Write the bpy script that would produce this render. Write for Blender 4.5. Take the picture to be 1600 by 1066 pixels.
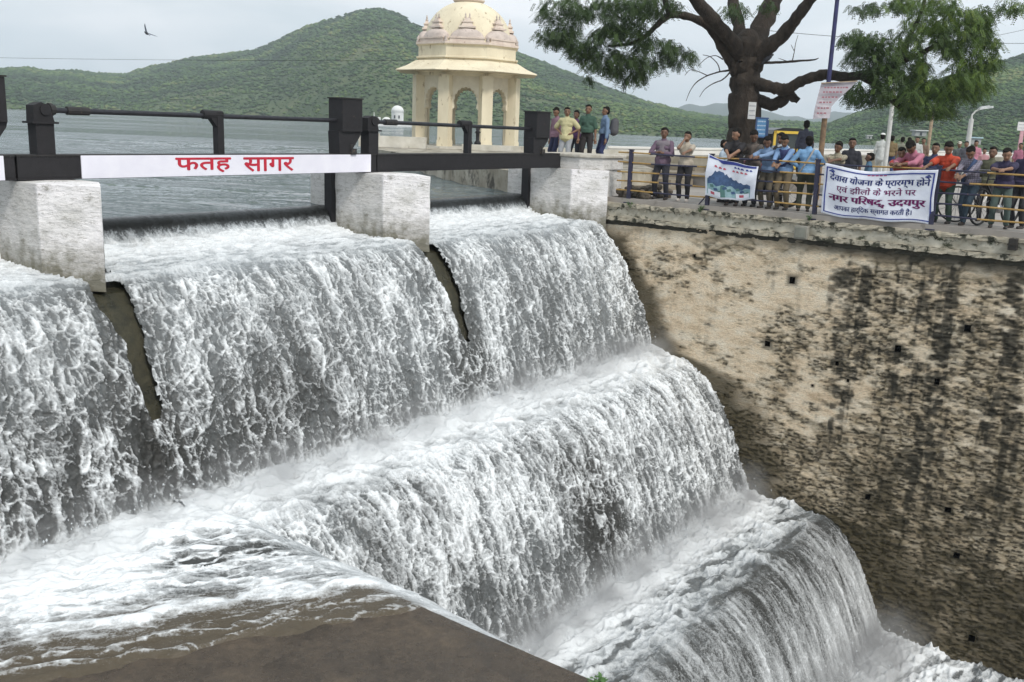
import bpy, bmesh, math, random
import numpy as np
from mathutils import Vector, Matrix, geometry
random.seed(7); rng = np.random.default_rng(7)
SC = bpy.context.scene; COL = SC.collection
for o in list(bpy.data.objects): bpy.data.objects.remove(o)
R = math.radians
# ---------------------------------------------------------------- camera
F_PX, HX, SLOPE, EYE = 1500.0, 194.0, 0.038, 1.65      # focal length in px of a 1600 px wide frame, horizon row, horizon slope
ROLL = math.atan(SLOPE); PITCH = math.atan((533-HX)*math.cos(ROLL)/F_PX)
cam = bpy.data.cameras.new('camera'); cam.sensor_width = 36; cam.lens = F_PX/1600*36
cam.clip_start = 0.1; cam.clip_end = 9000
camo = bpy.data.objects.new('camera', cam); COL.objects.link(camo); SC.camera = camo
camo.matrix_world = (Matrix.Translation((0,0,EYE)) @ Matrix.Rotation(R(90)-PITCH,4,'X') @ Matrix.Rotation(ROLL,4,'Z'))
# ---------------------------------------------------------------- sky and sun
SUN_EL, SUN_AZ = 46, 146
w = bpy.data.worlds.new('World'); SC.world = w; w.use_nodes = True
nt = w.node_tree; N = nt.nodes; L = nt.links; bg = N['Background']
sky = N.new('ShaderNodeTexSky'); sky.sky_type = 'NISHITA'; sky.sun_disc = False
sky.sun_elevation = R(SUN_EL); sky.sun_rotation = R(SUN_AZ); sky.dust_density = 3
tc = N.new('ShaderNodeTexCoord'); mp = N.new('ShaderNodeMapping'); mp.inputs['Scale'].default_value = (1,1,3.2)
L.new(tc.outputs['Generated'], mp.inputs['Vector'])
n1 = N.new('ShaderNodeTexNoise'); n1.inputs['Scale'].default_value = 1.7; n1.inputs['Detail'].default_value = 5; n1.inputs['Roughness'].default_value = .55
n1.inputs['Distortion'].default_value = .3
L.new(mp.outputs[0], n1.inputs['Vector'])
rmp = N.new('ShaderNodeValToRGB'); e = rmp.color_ramp.elements
e[0].position = .34; e[0].color = (4.0,5.2,5.9,1); e[1].position = .66; e[1].color = (9.4,9.6,9.9,1)
L.new(n1.outputs['Fac'], rmp.inputs[0])
mx = N.new('ShaderNodeMix'); mx.data_type = 'RGBA'; mx.inputs[0].default_value = .9
L.new(sky.outputs[0], mx.inputs[6]); L.new(rmp.outputs[0], mx.inputs[7]); L.new(mx.outputs[2], bg.inputs[0])
bg.inputs[1].default_value = .11
sl = bpy.data.lights.new('sun','SUN'); sl.energy = 2.1; sl.angle = R(11); sl.color = (1,.96,.9)
so = bpy.data.objects.new('sun', sl); COL.objects.link(so)
_d = Vector((math.sin(R(SUN_AZ))*math.cos(R(SUN_EL)), math.cos(R(SUN_AZ))*math.cos(R(SUN_EL)), math.sin(R(SUN_EL))))
so.rotation_euler = _d.to_track_quat('Z','Y').to_euler(); so.location = _d*60
SC.view_settings.view_transform = 'Standard'; SC.view_settings.look = 'None'; SC.view_settings.exposure = 0.24; SC.view_settings.gamma = 1
# ---------------------------------------------------------------- survey helpers: the dam frame (u along the dam, v downstream)
OX, OY, AZ = 1.88, 21.56, R(36)
EU = np.array([math.sin(AZ), math.cos(AZ)]); EV = np.array([math.cos(AZ), -math.sin(AZ)])
def W(u, v, z=0): return Vector((OX+u*EU[0]+v*EV[0], OY+u*EU[1]+v*EV[1], z))
def ray(px, py):
    x = px-800; y = 533-py; c, n = math.cos(ROLL), math.sin(ROLL)
    xr = x*c-y*n; yr = x*n+y*c
    return Vector((xr, F_PX*math.cos(PITCH)+yr*math.sin(PITCH), -F_PX*math.sin(PITCH)+yr*math.cos(PITCH)))
def at(px, py, Y):
    d = ray(px, py); return Vector((0,0,EYE)) + d*(Y/d.y)
def onu(px, py, u):                                    # point on the vertical plane u = const -> (v, z)
    d = ray(px, py); o = Vector((-OX,-OY,0)); nu = Vector((EU[0],EU[1],0))
    t = (u - o.dot(nu))/d.dot(nu); p = Vector((0,0,EYE))+d*t
    r = np.array([p.x-OX, p.y-OY]); return float(r@EV), p.z
# ---------------------------------------------------------------- numpy noise
def _h(ix, iy, s):
    a = (ix.astype(np.int64)*374761393 + iy.astype(np.int64)*668265263 + s*974634777) & 0xffffffff
    a = ((a ^ (a >> 13)) * 1274126177) & 0xffffffff
    a = ((a ^ (a >> 16)) * 2246822519) & 0xffffffff
    return ((a ^ (a >> 15)) & 0xffffff) / float(0xffffff)
def vnoise(x, y, s=0):
    ix = np.floor(x); iy = np.floor(y); fx = x-ix; fy = y-iy
    fx = fx*fx*(3-2*fx); fy = fy*fy*(3-2*fy)
    a = _h(ix,iy,s); b = _h(ix+1,iy,s); c = _h(ix,iy+1,s); d = _h(ix+1,iy+1,s)
    return (a+(b-a)*fx)*(1-fy)+(c+(d-c)*fx)*fy
def fbm(x, y, s=0, o=4, g=.5):
    r = 0; a = 1; t = 0
    for k in range(o):
        r = r+a*vnoise(x*2**k+k*17.3, y*2**k-k*9.1, s+k); t += a; a *= g
    return r/t
def worley(x, y, s=0, j=.95):
    ix = np.floor(x); iy = np.floor(y); f1 = np.full(x.shape, 9.); f2 = f1.copy()
    for dx in (-1,0,1):
        for dy in (-1,0,1):
            cx = ix+dx; cy = iy+dy
            px = cx+.5+j*(_h(cx,cy,s)-.5); py = cy+.5+j*(_h(cx,cy,s+91)-.5)
            d = np.hypot(px-x, py-y)
            f2 = np.where(d < f1, f1, np.minimum(f2, d)); f1 = np.minimum(f1, d)
    return f1, f2
def worleyv(x, y, s=0, j=.95):
    ix = np.floor(x); iy = np.floor(y); f1 = np.full(x.shape, 9.); f2 = f1.copy(); vx = np.zeros(x.shape); vy = vx.copy(); cid = vx.copy()
    for dx in (-1,0,1):
        for dy in (-1,0,1):
            cx = ix+dx; cy = iy+dy; hx = _h(cx,cy,s)
            px = cx+.5+j*(hx-.5)-x; py = cy+.5+j*(_h(cx,cy,s+91)-.5)-y
            d = np.hypot(px, py); c = d < f1
            f2 = np.where(c, f1, np.minimum(f2, d)); f1 = np.where(c, d, f1); vx = np.where(c, px, vx); vy = np.where(c, py, vy); cid = np.where(c, hx, cid)
    return f1, f2, vx, vy, cid
def sst(a, b, x):
    t = np.clip((x-a)/(b-a), 0, 1); return t*t*(3-2*t)
# ---------------------------------------------------------------- materials
def nodes(name):
    m = bpy.data.materials.new(name); m.use_nodes = True
    t = m.node_tree; return m, t.nodes, t.links, t.nodes['Principled BSDF']
def mapping(N, L, scale=(1,1,1), coord='Object'):
    t = N.new('ShaderNodeTexCoord'); p = N.new('ShaderNodeMapping'); p.inputs['Scale'].default_value = scale
    L.new(t.outputs[coord], p.inputs['Vector']); return p.outputs[0]
def noise(N, L, vec, scale, detail=4, rough=.55, dist=0):
    n = N.new('ShaderNodeTexNoise'); n.inputs['Scale'].default_value = scale; n.inputs['Detail'].default_value = detail
    n.inputs['Roughness'].default_value = rough; n.inputs['Distortion'].default_value = dist; L.new(vec, n.inputs['Vector']); return n.outputs['Fac']
def ramp(N, L, fac, stops):
    r = N.new('ShaderNodeValToRGB'); el = r.color_ramp.elements
    while len(el) < len(stops): el.new(.5)
    for q, (p, c) in zip(el, stops):
        q.position = p; q.color = (c[0],c[1],c[2],1) if hasattr(c,'__len__') else (c,c,c,1)
    L.new(fac, r.inputs[0]); return r.outputs[0]
def mixc(N, L, fac, a, b):
    m = N.new('ShaderNodeMix'); m.data_type = 'RGBA'
    for i, x in ((0,fac),(6,a),(7,b)):
        if hasattr(x,'links'): L.new(x, m.inputs[i])
        else: m.inputs[i].default_value = x if i == 0 else (x[0],x[1],x[2],1)
    return m.outputs[2]
def bump(N, L, b, h, strength=.4, dist=.02):
    n = N.new('ShaderNodeBump'); n.inputs['Strength'].default_value = strength; n.inputs['Distance'].default_value = dist
    L.new(h, n.inputs['Height']); L.new(n.outputs[0], b.inputs['Normal'])
def attr(N, name):
    a = N.new('ShaderNodeAttribute'); a.attribute_name = name; return a.outputs['Fac']
MC = {}
def pm(name, c1, c2=None, scale=6, rough=.7, metal=0, bs=.25, bd=.01, coord='Object', stretch=(1,1,1), spots=None):
    """plain procedural material: two tones mottled by noise, fine bump, optional darker spots"""
    if name in MC: return MC[name]
    m, N, L, b = nodes(name); v = mapping(N, L, stretch, coord)
    f = noise(N, L, v, scale, 5, .6); c2 = c2 or tuple(x*.72 for x in c1)
    col = ramp(N, L, f, [(.3, c2), (.68, c1)])
    if spots:
        g = noise(N, L, v, spots[1], 5, .65); col = mixc(N, L, ramp(N, L, g, [(spots[2], 0), (spots[2]+.1, 1)]), col, spots[0])
    L.new(col, b.inputs['Base Color']); b.inputs['Roughness'].default_value = rough; b.inputs['Metallic'].default_value = metal
    bump(N, L, b, noise(N, L, v, scale*5, 4), bs, bd); MC[name] = m; return m
# ---------------------------------------------------------------- mesh building
def mesh(name, verts, faces, mat=None, parent=None, smooth=False):
    me = bpy.data.meshes.new(name)
    me.from_pydata([tuple(v) for v in verts], [], faces); me.update()
    return link(name, me, mat, parent, smooth)
def link(name, me, mat, parent, smooth=False):
    o = bpy.data.objects.new(name, me); COL.objects.link(o)
    if mat:
        for q in (mat if isinstance(mat, (list,tuple)) else [mat]): me.materials.append(q)
    if smooth: me.polygons.foreach_set('use_smooth', [True]*len(me.polygons))
    if parent: o.parent = parent
    return o
def grid_mesh(name, P, mat, attrs=None, mask=None, parent=None):
    """P: (n,m,3) array of points"""
    n, m = P.shape[:2]; idx = np.arange(n*m).reshape(n, m)
    q = np.stack([idx[:-1,:-1], idx[1:,:-1], idx[1:,1:], idx[:-1,1:]], -1).reshape(-1,4)
    if mask is not None: q = q[mask.reshape(-1)]
    used, inv = np.unique(q, return_inverse=True); q = inv.reshape(-1,4).astype(np.int32)
    co = P.reshape(-1,3)[used]
    me = bpy.data.meshes.new(name); me.vertices.add(len(co)); me.vertices.foreach_set('co', co.astype(np.float32).ravel())
    me.loops.add(q.size); me.loops.foreach_set('vertex_index', q.ravel())
    me.polygons.add(len(q)); me.polygons.foreach_set('loop_start', np.arange(0, q.size, 4, dtype=np.int32))
    me.update(calc_edges=True)
    for k, a in (attrs or {}).items():
        at_ = me.attributes.new(k, 'FLOAT', 'POINT'); at_.data.foreach_set('value', a.reshape(-1)[used].astype(np.float32))
    return link(name, me, mat, parent, True)
class MB:
    def __init__(s): s.v = []; s.f = []
    def add(s, vs, fs):
        b = len(s.v); s.v += [tuple(q) for q in vs]; s.f += [tuple(b+i for i in f) for f in fs]; return s
    def box(s, c, d, rot=None, taper=1):
        x, y, z = (q/2 for q in d); vs = []
        for sz in (-1,1):
            k = taper if sz > 0 else 1
            for sx, sy in ((-1,-1),(1,-1),(1,1),(-1,1)):
                p = Vector((sx*x*k, sy*y*k, sz*z))
                if rot: p = rot @ p
                vs.append(p+Vector(c))
        return s.add(vs, [(3,2,1,0),(4,5,6,7),(0,1,5,4),(1,2,6,5),(2,3,7,6),(3,0,4,7)])
    def tube(s, pts, rads, n=10, caps=True):
        pts = [Vector(p) for p in pts]
        if not hasattr(rads,'__len__'): rads = [rads]*len(pts)
        vs = []; fs = []; ref = None
        for i, p in enumerate(pts):
            a = pts[max(0,i-1)]; b = pts[min(len(pts)-1,i+1)]; t = (b-a)
            if t.length < 1e-9: t = Vector((0,0,1))
            t.normalize()
            if ref is None: ref = Vector((0,0,1)) if abs(t.z) < .9 else Vector((1,0,0))
            x = t.cross(ref).normalized(); y = x.cross(t); ref = y
            for k in range(n):
                q = 2*math.pi*k/n; vs.append(p+(x*math.cos(q)+y*math.sin(q))*rads[i])
        for i in range(len(pts)-1):
            for k in range(n):
                j = (k+1) % n; fs.append((i*n+k, i*n+j, (i+1)*n+j, (i+1)*n+k))
        if caps: fs.append(tuple(range(n))[::-1]); fs.append(tuple((len(pts)-1)*n+k for k in range(n)))
        return s.add(vs, fs)
    def lathe(s, prof, c=(0,0,0), n=24, rot=None, ph=0, sy=1):
        vs = []; fs = []; m = len(prof)
        for k in range(n):
            q = 2*math.pi*k/n+ph
            for r, z in prof:
                p = Vector((r*math.cos(q), r*math.sin(q)*sy, z))
                if rot: p = rot @ p
                vs.append(p+Vector(c))
        for k in range(n):
            j = (k+1) % n
            for i in range(m-1): fs.append((k*m+i, j*m+i, j*m+i+1, k*m+i+1))
        if prof[0][0] > 1e-6: fs.append(tuple(k*m for k in range(n))[::-1])
        if prof[-1][0] > 1e-6: fs.append(tuple(k*m+m-1 for k in range(n)))
        return s.add(vs, fs)
    def ball(s, c, r, n=10, m=7, rot=None):
        if not hasattr(r,'__len__'): r = (r,r,r)
        vs = []; fs = []
        for i in range(m+1):
            t = math.pi*i/m
            for k in range(n):
                q = 2*math.pi*k/n; p = Vector((math.sin(t)*math.cos(q)*r[0], math.sin(t)*math.sin(q)*r[1], math.cos(t)*r[2]))
                if rot: p = rot @ p
                vs.append(p+Vector(c))
        for i in range(m):
            for k in range(n):
                j = (k+1) % n; fs.append((i*n+k, (i+1)*n+k, (i+1)*n+j, i*n+j))
        return s.add(vs, fs)
    def prism(s, poly, fn, t0, t1):
        """poly: 2D outline, fn(a, b, t) -> 3D point; extruded from t0 to t1"""
        n = len(poly); tri = geometry.tessellate_polygon([[Vector((p[0],p[1],0)) for p in poly]])
        vs = [fn(p[0],p[1],t0) for p in poly]+[fn(p[0],p[1],t1) for p in poly]
        fs = [tuple(t) for t in tri]+[tuple(i+n for i in t)[::-1] for t in tri]
        fs += [(i, (i+1) % n, (i+1) % n+n, i+n) for i in range(n)]
        return s.add(vs, fs)
    def obj(s, name, mat=None, parent=None, smooth=False, fix=True):
        o = mesh(name, s.v, s.f, mat, parent, smooth)
        if fix:
            bm = bmesh.new(); bm.from_mesh(o.data); bmesh.ops.remove_doubles(bm, verts=bm.verts, dist=1e-5)
            bmesh.ops.recalc_face_normals(bm, faces=bm.faces); bm.to_mesh(o.data); bm.free()
            if smooth: o.data.polygons.foreach_set('use_smooth', [True]*len(o.data.polygons))
        return o
def bevel(o, w=.01, seg=2):
    m = o.modifiers.new('bevel','BEVEL'); m.width = w; m.segments = seg; m.limit_method = 'ANGLE'; return o
def thing(name, label, cat, loc=(0,0,0), rz=0, group=None):
    o = bpy.data.objects.new(name, None); COL.objects.link(o); o.empty_display_size = .2
    o.location = loc; o.rotation_euler = (0,0,rz); return tag(o, label, cat, group)
def tag(o, label, cat, group=None):
    o['label'] = label; o['category'] = cat
    if group: o['group'] = group
    return o
def structure(o): o['kind'] = 'structure'; return o
def stuff(o, label, cat, group=None): o['kind'] = 'stuff'; return tag(o, label, cat, group)
DAM = -AZ                                               # rotation of a thing whose local x is v (downstream), local y is u (along the dam)
# ================================================================ THE WEIR (solid) AND THE WATER ON IT
ZL = 0.10                                               # lake level
PIERS = (-12.1, -6.1, -0.1)
def arcs(pts, n):                                       # parabola fall: (v0,z0)->(v1,z1)
    (v0,z0),(v1,z1) = pts; out = []
    for i in range(n+1):
        t = i/n; out.append((v0+(v1-v0)*t**.78, z0+(z1-z0)*t**1.35))
    return out
up = [(-1.98,ZL),(-1.84,ZL-.005),(-1.76,ZL-.03),(-1.70,ZL-.10),(-1.66,-.12),(-1.60,-.24),(-1.45,-.33),(-1.1,-.37),(-.5,-.39),(-.15,-.41)] + arcs([(.0,-.43),(1.5,-3.07)],30) + [(1.62,-3.1),(1.8,-3.12)]
low = [(1.38,-3.1),(1.6,-3.1),(1.9,-3.13),(2.2,-3.17),(2.36,-3.22)] + arcs([(2.45,-3.27),(4.0,-5.75)],28) + [(4.3,-5.78),(5.0,-5.8),(5.5,-5.83)] + arcs([(5.65,-5.87),(7.05,-7.95)],24) + [(7.4,-8.0),(9,-8.03),(12,-8.05),(15,-8.06)]
def resample(prof, step):
    p = np.array(prof); d = np.r_[0, np.cumsum(np.hypot(*np.diff(p,axis=0).T))]
    s = np.arange(0, d[-1], step); v = np.interp(s, d, p[:,0]); z = np.interp(s, d, p[:,1])
    k = np.ones(7)/7
    for _ in range(3):
        vv = np.convolve(np.pad(v,3,'edge'), k, 'valid'); zz = np.convolve(np.pad(z,3,'edge'), k, 'valid'); v, z = vv, zz
    return s, v, z
def normals(v, z):
    tv = np.gradient(v); tz = np.gradient(z); l = np.hypot(tv,tz); return -tz/l, tv/l      # pointing out and up
def lace(x, y, seed, wlo, whi):
    f1, f2 = worley(x, y, seed); return 1-sst(wlo, whi, f2-f1), f1
def water_mat():
    m, N, L, b = nodes('rushing_water'); v = mapping(N, L)
    fo = attr(N,'foam'); mi = attr(N,'milk'); gr = attr(N,'green')
    fine = noise(N, L, v, 38, 4, .7, .4); mid = noise(N, L, v, 11, 5, .65, .5)
    m1 = N.new('ShaderNodeMath'); m1.operation = 'MULTIPLY_ADD'; L.new(fine, m1.inputs[0]); m1.inputs[1].default_value = .95; L.new(fo, m1.inputs[2])
    m2 = N.new('ShaderNodeMath'); m2.operation = 'SUBTRACT'; L.new(m1.outputs[0], m2.inputs[0]); m2.inputs[1].default_value = .47
    f = ramp(N, L, m2.outputs[0], [(.10,0),(.42,.40),(.92,1)])
    m3 = N.new('ShaderNodeMath'); m3.operation = 'MULTIPLY_ADD'; L.new(mid, m3.inputs[0]); m3.inputs[1].default_value = .7; L.new(mi, m3.inputs[2])
    m4 = N.new('ShaderNodeMath'); m4.operation = 'SUBTRACT'; L.new(m3.outputs[0], m4.inputs[0]); m4.inputs[1].default_value = .35
    body = ramp(N, L, m4.outputs[0], [(.0,(.022,.021,.018)),(.28,(.070,.072,.070)),(.62,(.180,.192,.196)),(1,(.36,.385,.40))])
    body = mixc(N, L, gr, body, (.10,.078,.050))
    tot = mixc(N, L, f, body, (.77,.79,.80))
    L.new(tot, b.inputs['Base Color'])
    L.new(ramp(N, L, f, [(0,.16),(.6,.6)]), b.inputs['Roughness']); b.inputs['IOR'].default_value = 1.33
    bump(N, L, b, noise(N, L, v, 26, 5, .7, .3), .6, .022)
    return m
WM = water_mat()
def to_world(U, V, Z):
    P = np.empty(U.shape+(3,)); P[...,0] = OX+U*EU[0]+V*EV[0]; P[...,1] = OY+U*EU[1]+V*EV[1]; P[...,2] = Z; return P
def ridged(x, y, seed, p=5, o=3):
    n = fbm(x, y, seed, o, .5); return np.clip(1-np.abs(2*n-1)*1.6,0,1)**p
def shells(x, y, seed, w0, w1):
    """torn scallops of foam: rings that are bright only on part of their rim"""
    f1, f2, vx, vy, cid = worleyv(x, y, seed, 1.0); e = 1-sst(w0, w1, f2-f1)
    lean = (-vy*.8+vx*(cid-.5)*1.6)/(f1+.05); return e*(.22+.78*sst(-.5,.7,lean))*(.45+.75*cid), e
def fall_foam(U, S, depth, base):
    """lace of broken water: U across, S along the flow, depth 0 at the crest .. 1 at the foot"""
    wx = fbm(U*3.4, S*2.4, 5, 4)-.5; wy = fbm(U*3.4+40, S*2.4, 9, 4)-.5; w2 = fbm(U*9, S*6, 15, 3)-.5
    x = U+.26*wx+.05*w2; y = S+.34*wy+.07*w2+.2*vnoise(U*2.3, S*.2, 70); y = y+.35*x
    big = fbm(U*1.0, S*.5, 21, 4); med = fbm(U*3.0, S*1.3, 23, 4)
    a, ea = shells(x/.175, y/.27, 3, .0, .17)
    b_, eb = shells(x/.088+.4*wy, y/.135, 13, .0, .26)
    c_, ec = shells(x/.043+.6*wx, y/.065, 17, .0, .45)
    r1 = ridged(x/.17, y/.95, 33, 6); r2 = ridged(x/.085, y/.30, 37, 7)
    st = fbm(U*10+2*wx, S*1.6, 44, 4)
    cov = sst(.30,.68,.45*big+.55*med)
    foam = (.64*a+.17*ea+.34*r1)*(.6+.45*cov)+(.50*b_+.16*eb)*(.5+.6*cov)+.27*c_*(.45+cov)+.26*r2+.55*(fbm(x*21,y*4.5,53,3)-.5) + .80*(st-.5)+.44*(med-.5)-.115 + base
    h = .042*ea*(.35+.8*a)+.016*eb*(.4+b_)+.005*ec+.024*r1+.008*r2+.11*(fbm(U*2.4,S*.9,61,3)-.5)+.04*(st-.5)+.06*(med-.5)
    return foam, h, big
# ---- upper fall
st_ = .0165
s, v, z = resample(up, st_); u = np.arange(-17.2, .06, st_)
S, U = np.meshgrid(s, u); V = np.broadcast_to(v, S.shape).copy(); Z = np.broadcast_to(z, S.shape).copy()
nv, nz = normals(v, z); NV = np.broadcast_to(nv, S.shape); NZ = np.broadcast_to(nz, S.shape)
dep = np.clip((-.43-Z)/2.6, 0, 1)
foam, h, big = fall_foam(U, S, dep, 0)
flat = sst(-1.70,-1.55,V)*(1-sst(-.1,.35,V))              # apron between gate and crest
wav = fbm(U*1.6+3, V*6+U*1.2, 71, 5); cho, _ = lace(U/.3+.6*wav, V/.09+wav, 15, .0, .5)
wl0 = sst(.5,.62,fbm(U*2.2+V*2, V*13-U*1.0, 81, 4))
foam_ap = .40+.5*wav+.22*cho-.35*wl0*sst(-1.3,-.6,V)-.25*sst(-1.0,-.2,V)*(1-sst(.1,.5,V))*(wav>.0)
foam = foam*(1-flat)+foam_ap*flat
foam = foam+.16*(1-dep)*(1-flat)*sst(.1,.4,V)-.08*sst(.25,.7,dep)
foam += .55*sst(.93,1.,dep)+.25*sst(.8,1,dep)*fbm(U*5,S*5,3,3)
h = h*(1-flat)*sst(-.1,.5,V)+flat*(.05*cho+.12*(wav-.4))
gate = 1-sst(-1.705,-1.635,V)                               # smooth dark lip
lipf = fbm(U*14, S*.6, 88, 3)
foam = foam*(1-gate)+gate*(-.12+.55*sst(-1.71,-1.65,V)*lipf); h = h*(1-gate)+.008*gate*lipf
milk = .20+.34*big+.16*(1-dep)+.3*flat*sst(-1.66,-1.4,V)-.45*gate + .1*sst(-9,-3,U)
# water thins out below each pier, leaving wet masonry bare
thin = np.zeros_like(U)
for p in PIERS:
    c = p+.06+.32*np.clip(-Z-.4,0,3)*.0; d = np.abs(U-c)
    wdt = .20*(1-sst(.0,.85,dep))+.14*(fbm(U*4,S*3,99,4)-.5)+.12*(fbm(U*13,S*5,97,3)-.5)
    thin = np.maximum(thin, (1-sst(wdt*.7, wdt+.06, d))*sst(-.05,.2,V)*(1-sst(.50,.72,dep)))
    soft = (1-sst(.0,.9,np.abs(U-c+ .1)))*sst(.0,.2,V)*(1-sst(.85,1.,dep)); foam -= .10*soft; milk -= .18*soft
if True: h = h*(1-.8*sst(.0,.7,thin))-.02*thin
foam -= .5*sst(-10.2,-11.6,U)*(1-sst(-11.9,-12.2,-U*-1))*0
darkl = (1-sst(-11.,-8.2,U))*sst(.3,.7,dep)*(1-sst(.9,1,dep)); foam -= .02*darkl; milk -= .14*darkl
V = V+NV*h; Z = Z+NZ*h
quad_thin = (thin[:-1,:-1] < .5)
inpier = np.zeros_like(U, bool)
for p in PIERS: inpier |= (np.abs(U-p) < .33) & (V < -.1)
mask = quad_thin & ~inpier[:-1,:-1]
WU = to_world(U, V, Z)
rw = structure(grid_mesh('upper_fall_water', WU, WM, {'foam':foam,'milk':milk,'green':np.zeros_like(foam)}, mask))
# ---- lower falls
s, v, z = resample(low, st_); u = np.arange(-12.1, .06, st_)
S, U = np.meshgrid(s, u); V = np.broadcast_to(v, S.shape).copy(); Z = np.broadcast_to(z, S.shape).copy()
nv, nz = normals(v, z); NV = np.broadcast_to(nv, S.shape); NZ = np.broadcast_to(nz, S.shape)
foam, h, big = fall_foam(U+50, S, 0, 0)
d2 = np.clip((-3.27-Z)/2.45,0,1); d3 = np.clip((-5.9-Z)/2.0,0,1)
fl = (1-sst(2.2,2.6,V))+sst(3.9,4.2,V)*(1-sst(5.5,5.9,V))+sst(6.9,7.2,V)
wav = fbm(U*2.1+9, V*4.4-U*.7, 171, 5); cho, _ = lace(U/.34+.8*wav, V/.15+wav, 115, .0, .45)
wl = sst(.50,.64,fbm(U*2.0+V*1.2, V*8.5-U*1.6, 181, 4)); wl2 = sst(.5,.62,fbm(U*5+V*2, V*15-U*3, 183, 3))
ff = .22+.75*wav+.22*cho-.50*wl*(.25+sst(4.4,5.0,V))-.22*wl2
near = (1-sst(1.5,2.3,V))+sst(3.75,4.0,V)*(1-sst(4.0,5.0,V))+sst(6.9,7.05,V)*(1-sst(7.2,8.8,V))
ff = ff+.95*near-.26*sst(4.6,5.4,V)*(1-sst(5.7,6.4,V))-.25*sst(8,10,V)
foam = foam*(1-fl)+ff*fl
foam += .20*(1-sst(.1,.8,d2))*sst(2.2,2.5,V)+.02
foam += .45*sst(.9,1,d2)*(1-sst(4,4.3,V))
glass = sst(5.3,5.7,V)*(1-sst(6.9,7.1,V)); stz = fbm(U*4+.8*fbm(U*2,S*1.5,245,3), S*.7, 244, 4)
foam = foam*(1-glass*.75)+glass*.75*(.0+1.0*(stz-.4)+.46*d3+.30*ridged(U*5,S*.6,247,5)); h = h*(1-glass*.6)+.05*glass*(stz-.5)
h = h*(1-fl)+fl*(.07*cho*wav+.22*(wav-.4)+.12*near*fbm(U*3,V*3,12,4))
milk = .26+.36*big+.26*fl-.22*glass-.2*wl*fl-.05*sst(4.6,5.4,V)+.0*glass
soft = sst(-6.4,-5.6,U)*(1-sst(-5.2,-4.3,U))*sst(2.8,3.2,V)*(1-sst(3.7,3.95,V)); foam -= .22*soft; milk -= .25*soft
V = V+NV*h; Z = Z+NZ*h
structure(grid_mesh('lower_fall_water', to_world(U,V,Z), WM, {'foam':foam,'milk':milk,'green':np.zeros_like(foam)}))
# ---- platform on the near side, and the sheet of water crossing it and spilling over its edge
st2 = .0145
vv = np.arange(1.25, 11, st2); r = np.arange(0, 5.4+2.6, st2)            # r runs from u=-17.2 to the edge, then over it
ue = np.where(r < 5.35, -17.2+r, -11.85+np.minimum(r-5.35, 9)*.62); ov = np.clip(r-5.05,0,9); ze = -3.145-.22*ov**2-.9*np.clip(ov-1.15,0,9)**2
RR, VV = np.meshgrid(r, vv, indexing='ij'); U = np.broadcast_to(ue[:,None], RR.shape).copy(); Zb = np.broadcast_to(ze[:,None], RR.shape).copy()
V = VV.copy()
q_ = V-(5.25+.53*(U+11.94)); al = (U+.53*V)/1.13      # q_: distance from the edge of the wet sheet, al: along it
big = fbm(al*.8, q_*.9, 301, 4); w_ = fbm(al*3.1,q_*4.2,303,4)-.5
wav = fbm(al*1.0, q_*3.6+.5*al, 305, 5); cho, _ = lace(al/.42+wav*1.2, q_/.15+wav+.3*al, 315, .0, .34)
net, _ = lace(al/.2+2.2*w_, q_/.12+2.2*w_, 335, 0, .22); rg = ridged(al*.9+.6*w_, q_*3.2+.9*w_, 341, 6, 4); rg2 = ridged(al*2.4+w_, q_*7+w_, 343, 5, 4)
edge0 = 1-sst(-1.4,-.25, q_+.9*(big-.5))
boil = 1-sst(1.7,3.0, V+.30*(U+13.5)*-.6+.7*(big-.5))
thinw = 1-sst(-.35,.0,q_+.4*(big-.5))
foam = -.06+.56*wav*edge0+.18*cho*edge0+.50*rg*(.35+edge0)*thinw+.62*rg2*(.55+.5*edge0)*thinw+.10*net*thinw+.16*net*edge0+.80*boil
dk = (1-sst(.25,1.15,np.hypot((U+12.3)*.95,(V-2.7)*1.15)+.7*(wav-.5))); foam -= .50*dk*(1-.9*rg2)
ridge = np.exp(-((q_+.80+.30*(fbm(al*1.6,al*0,350,3)-.5)+.5*w_)/.11)**2)*sst(-14.9,-13.9,U); foam += .75*ridge*(.4+wav)
ridge2 = np.exp(-((q_+.12+.45*(fbm(al*1.7,al*0,352,3)-.5)+.25*w_)/.045)**2); foam += .45*ridge2*(.3+net)
ridge3 = np.exp(-((q_+.42+.5*(fbm(al*1.2,al*0,354,3)-.5)+.35*w_)/.04)**2); foam += .42*ridge3*(.3+net)
spill = sst(5.15,5.7,RR); sea, seb = shells(U/.16+w_, V/.2+w_, 361, 0, .25); foam = foam*(1-spill)+spill*(.06+.40*sst(3.4,4.6,V)*(1-sst(5.6,7.6,V))+.55*(wav-.3)+.2*cho+.5*sea*(1-sst(3.2,4.4,V)))
h = .02*cho*edge0+.12*(wav-.35)*edge0+.18*boil*fbm(U*4,V*4,9,4)+.06*ridge*(.3+wav)+.02*ridge2+.03*rg*edge0+.02*ridge3
depth = .030-.075*sst(-.12,.18,q_+.35*(big-.5)+.3*w_)
Z = Zb+h*(1-.4*spill)+depth*(1-spill)-.10*spill*sst(5.0,6.5,V)
milk = .06+.34*edge0+.3*boil+.15*wav+.25*spill-.3*dk
green = np.clip(1.05-edge0*1.1,0,1)*.8*(1-spill)
structure(grid_mesh('platform_water', to_world(U,V,Z), WM, {'foam':foam,'milk':milk,'green':green}, None))
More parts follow.
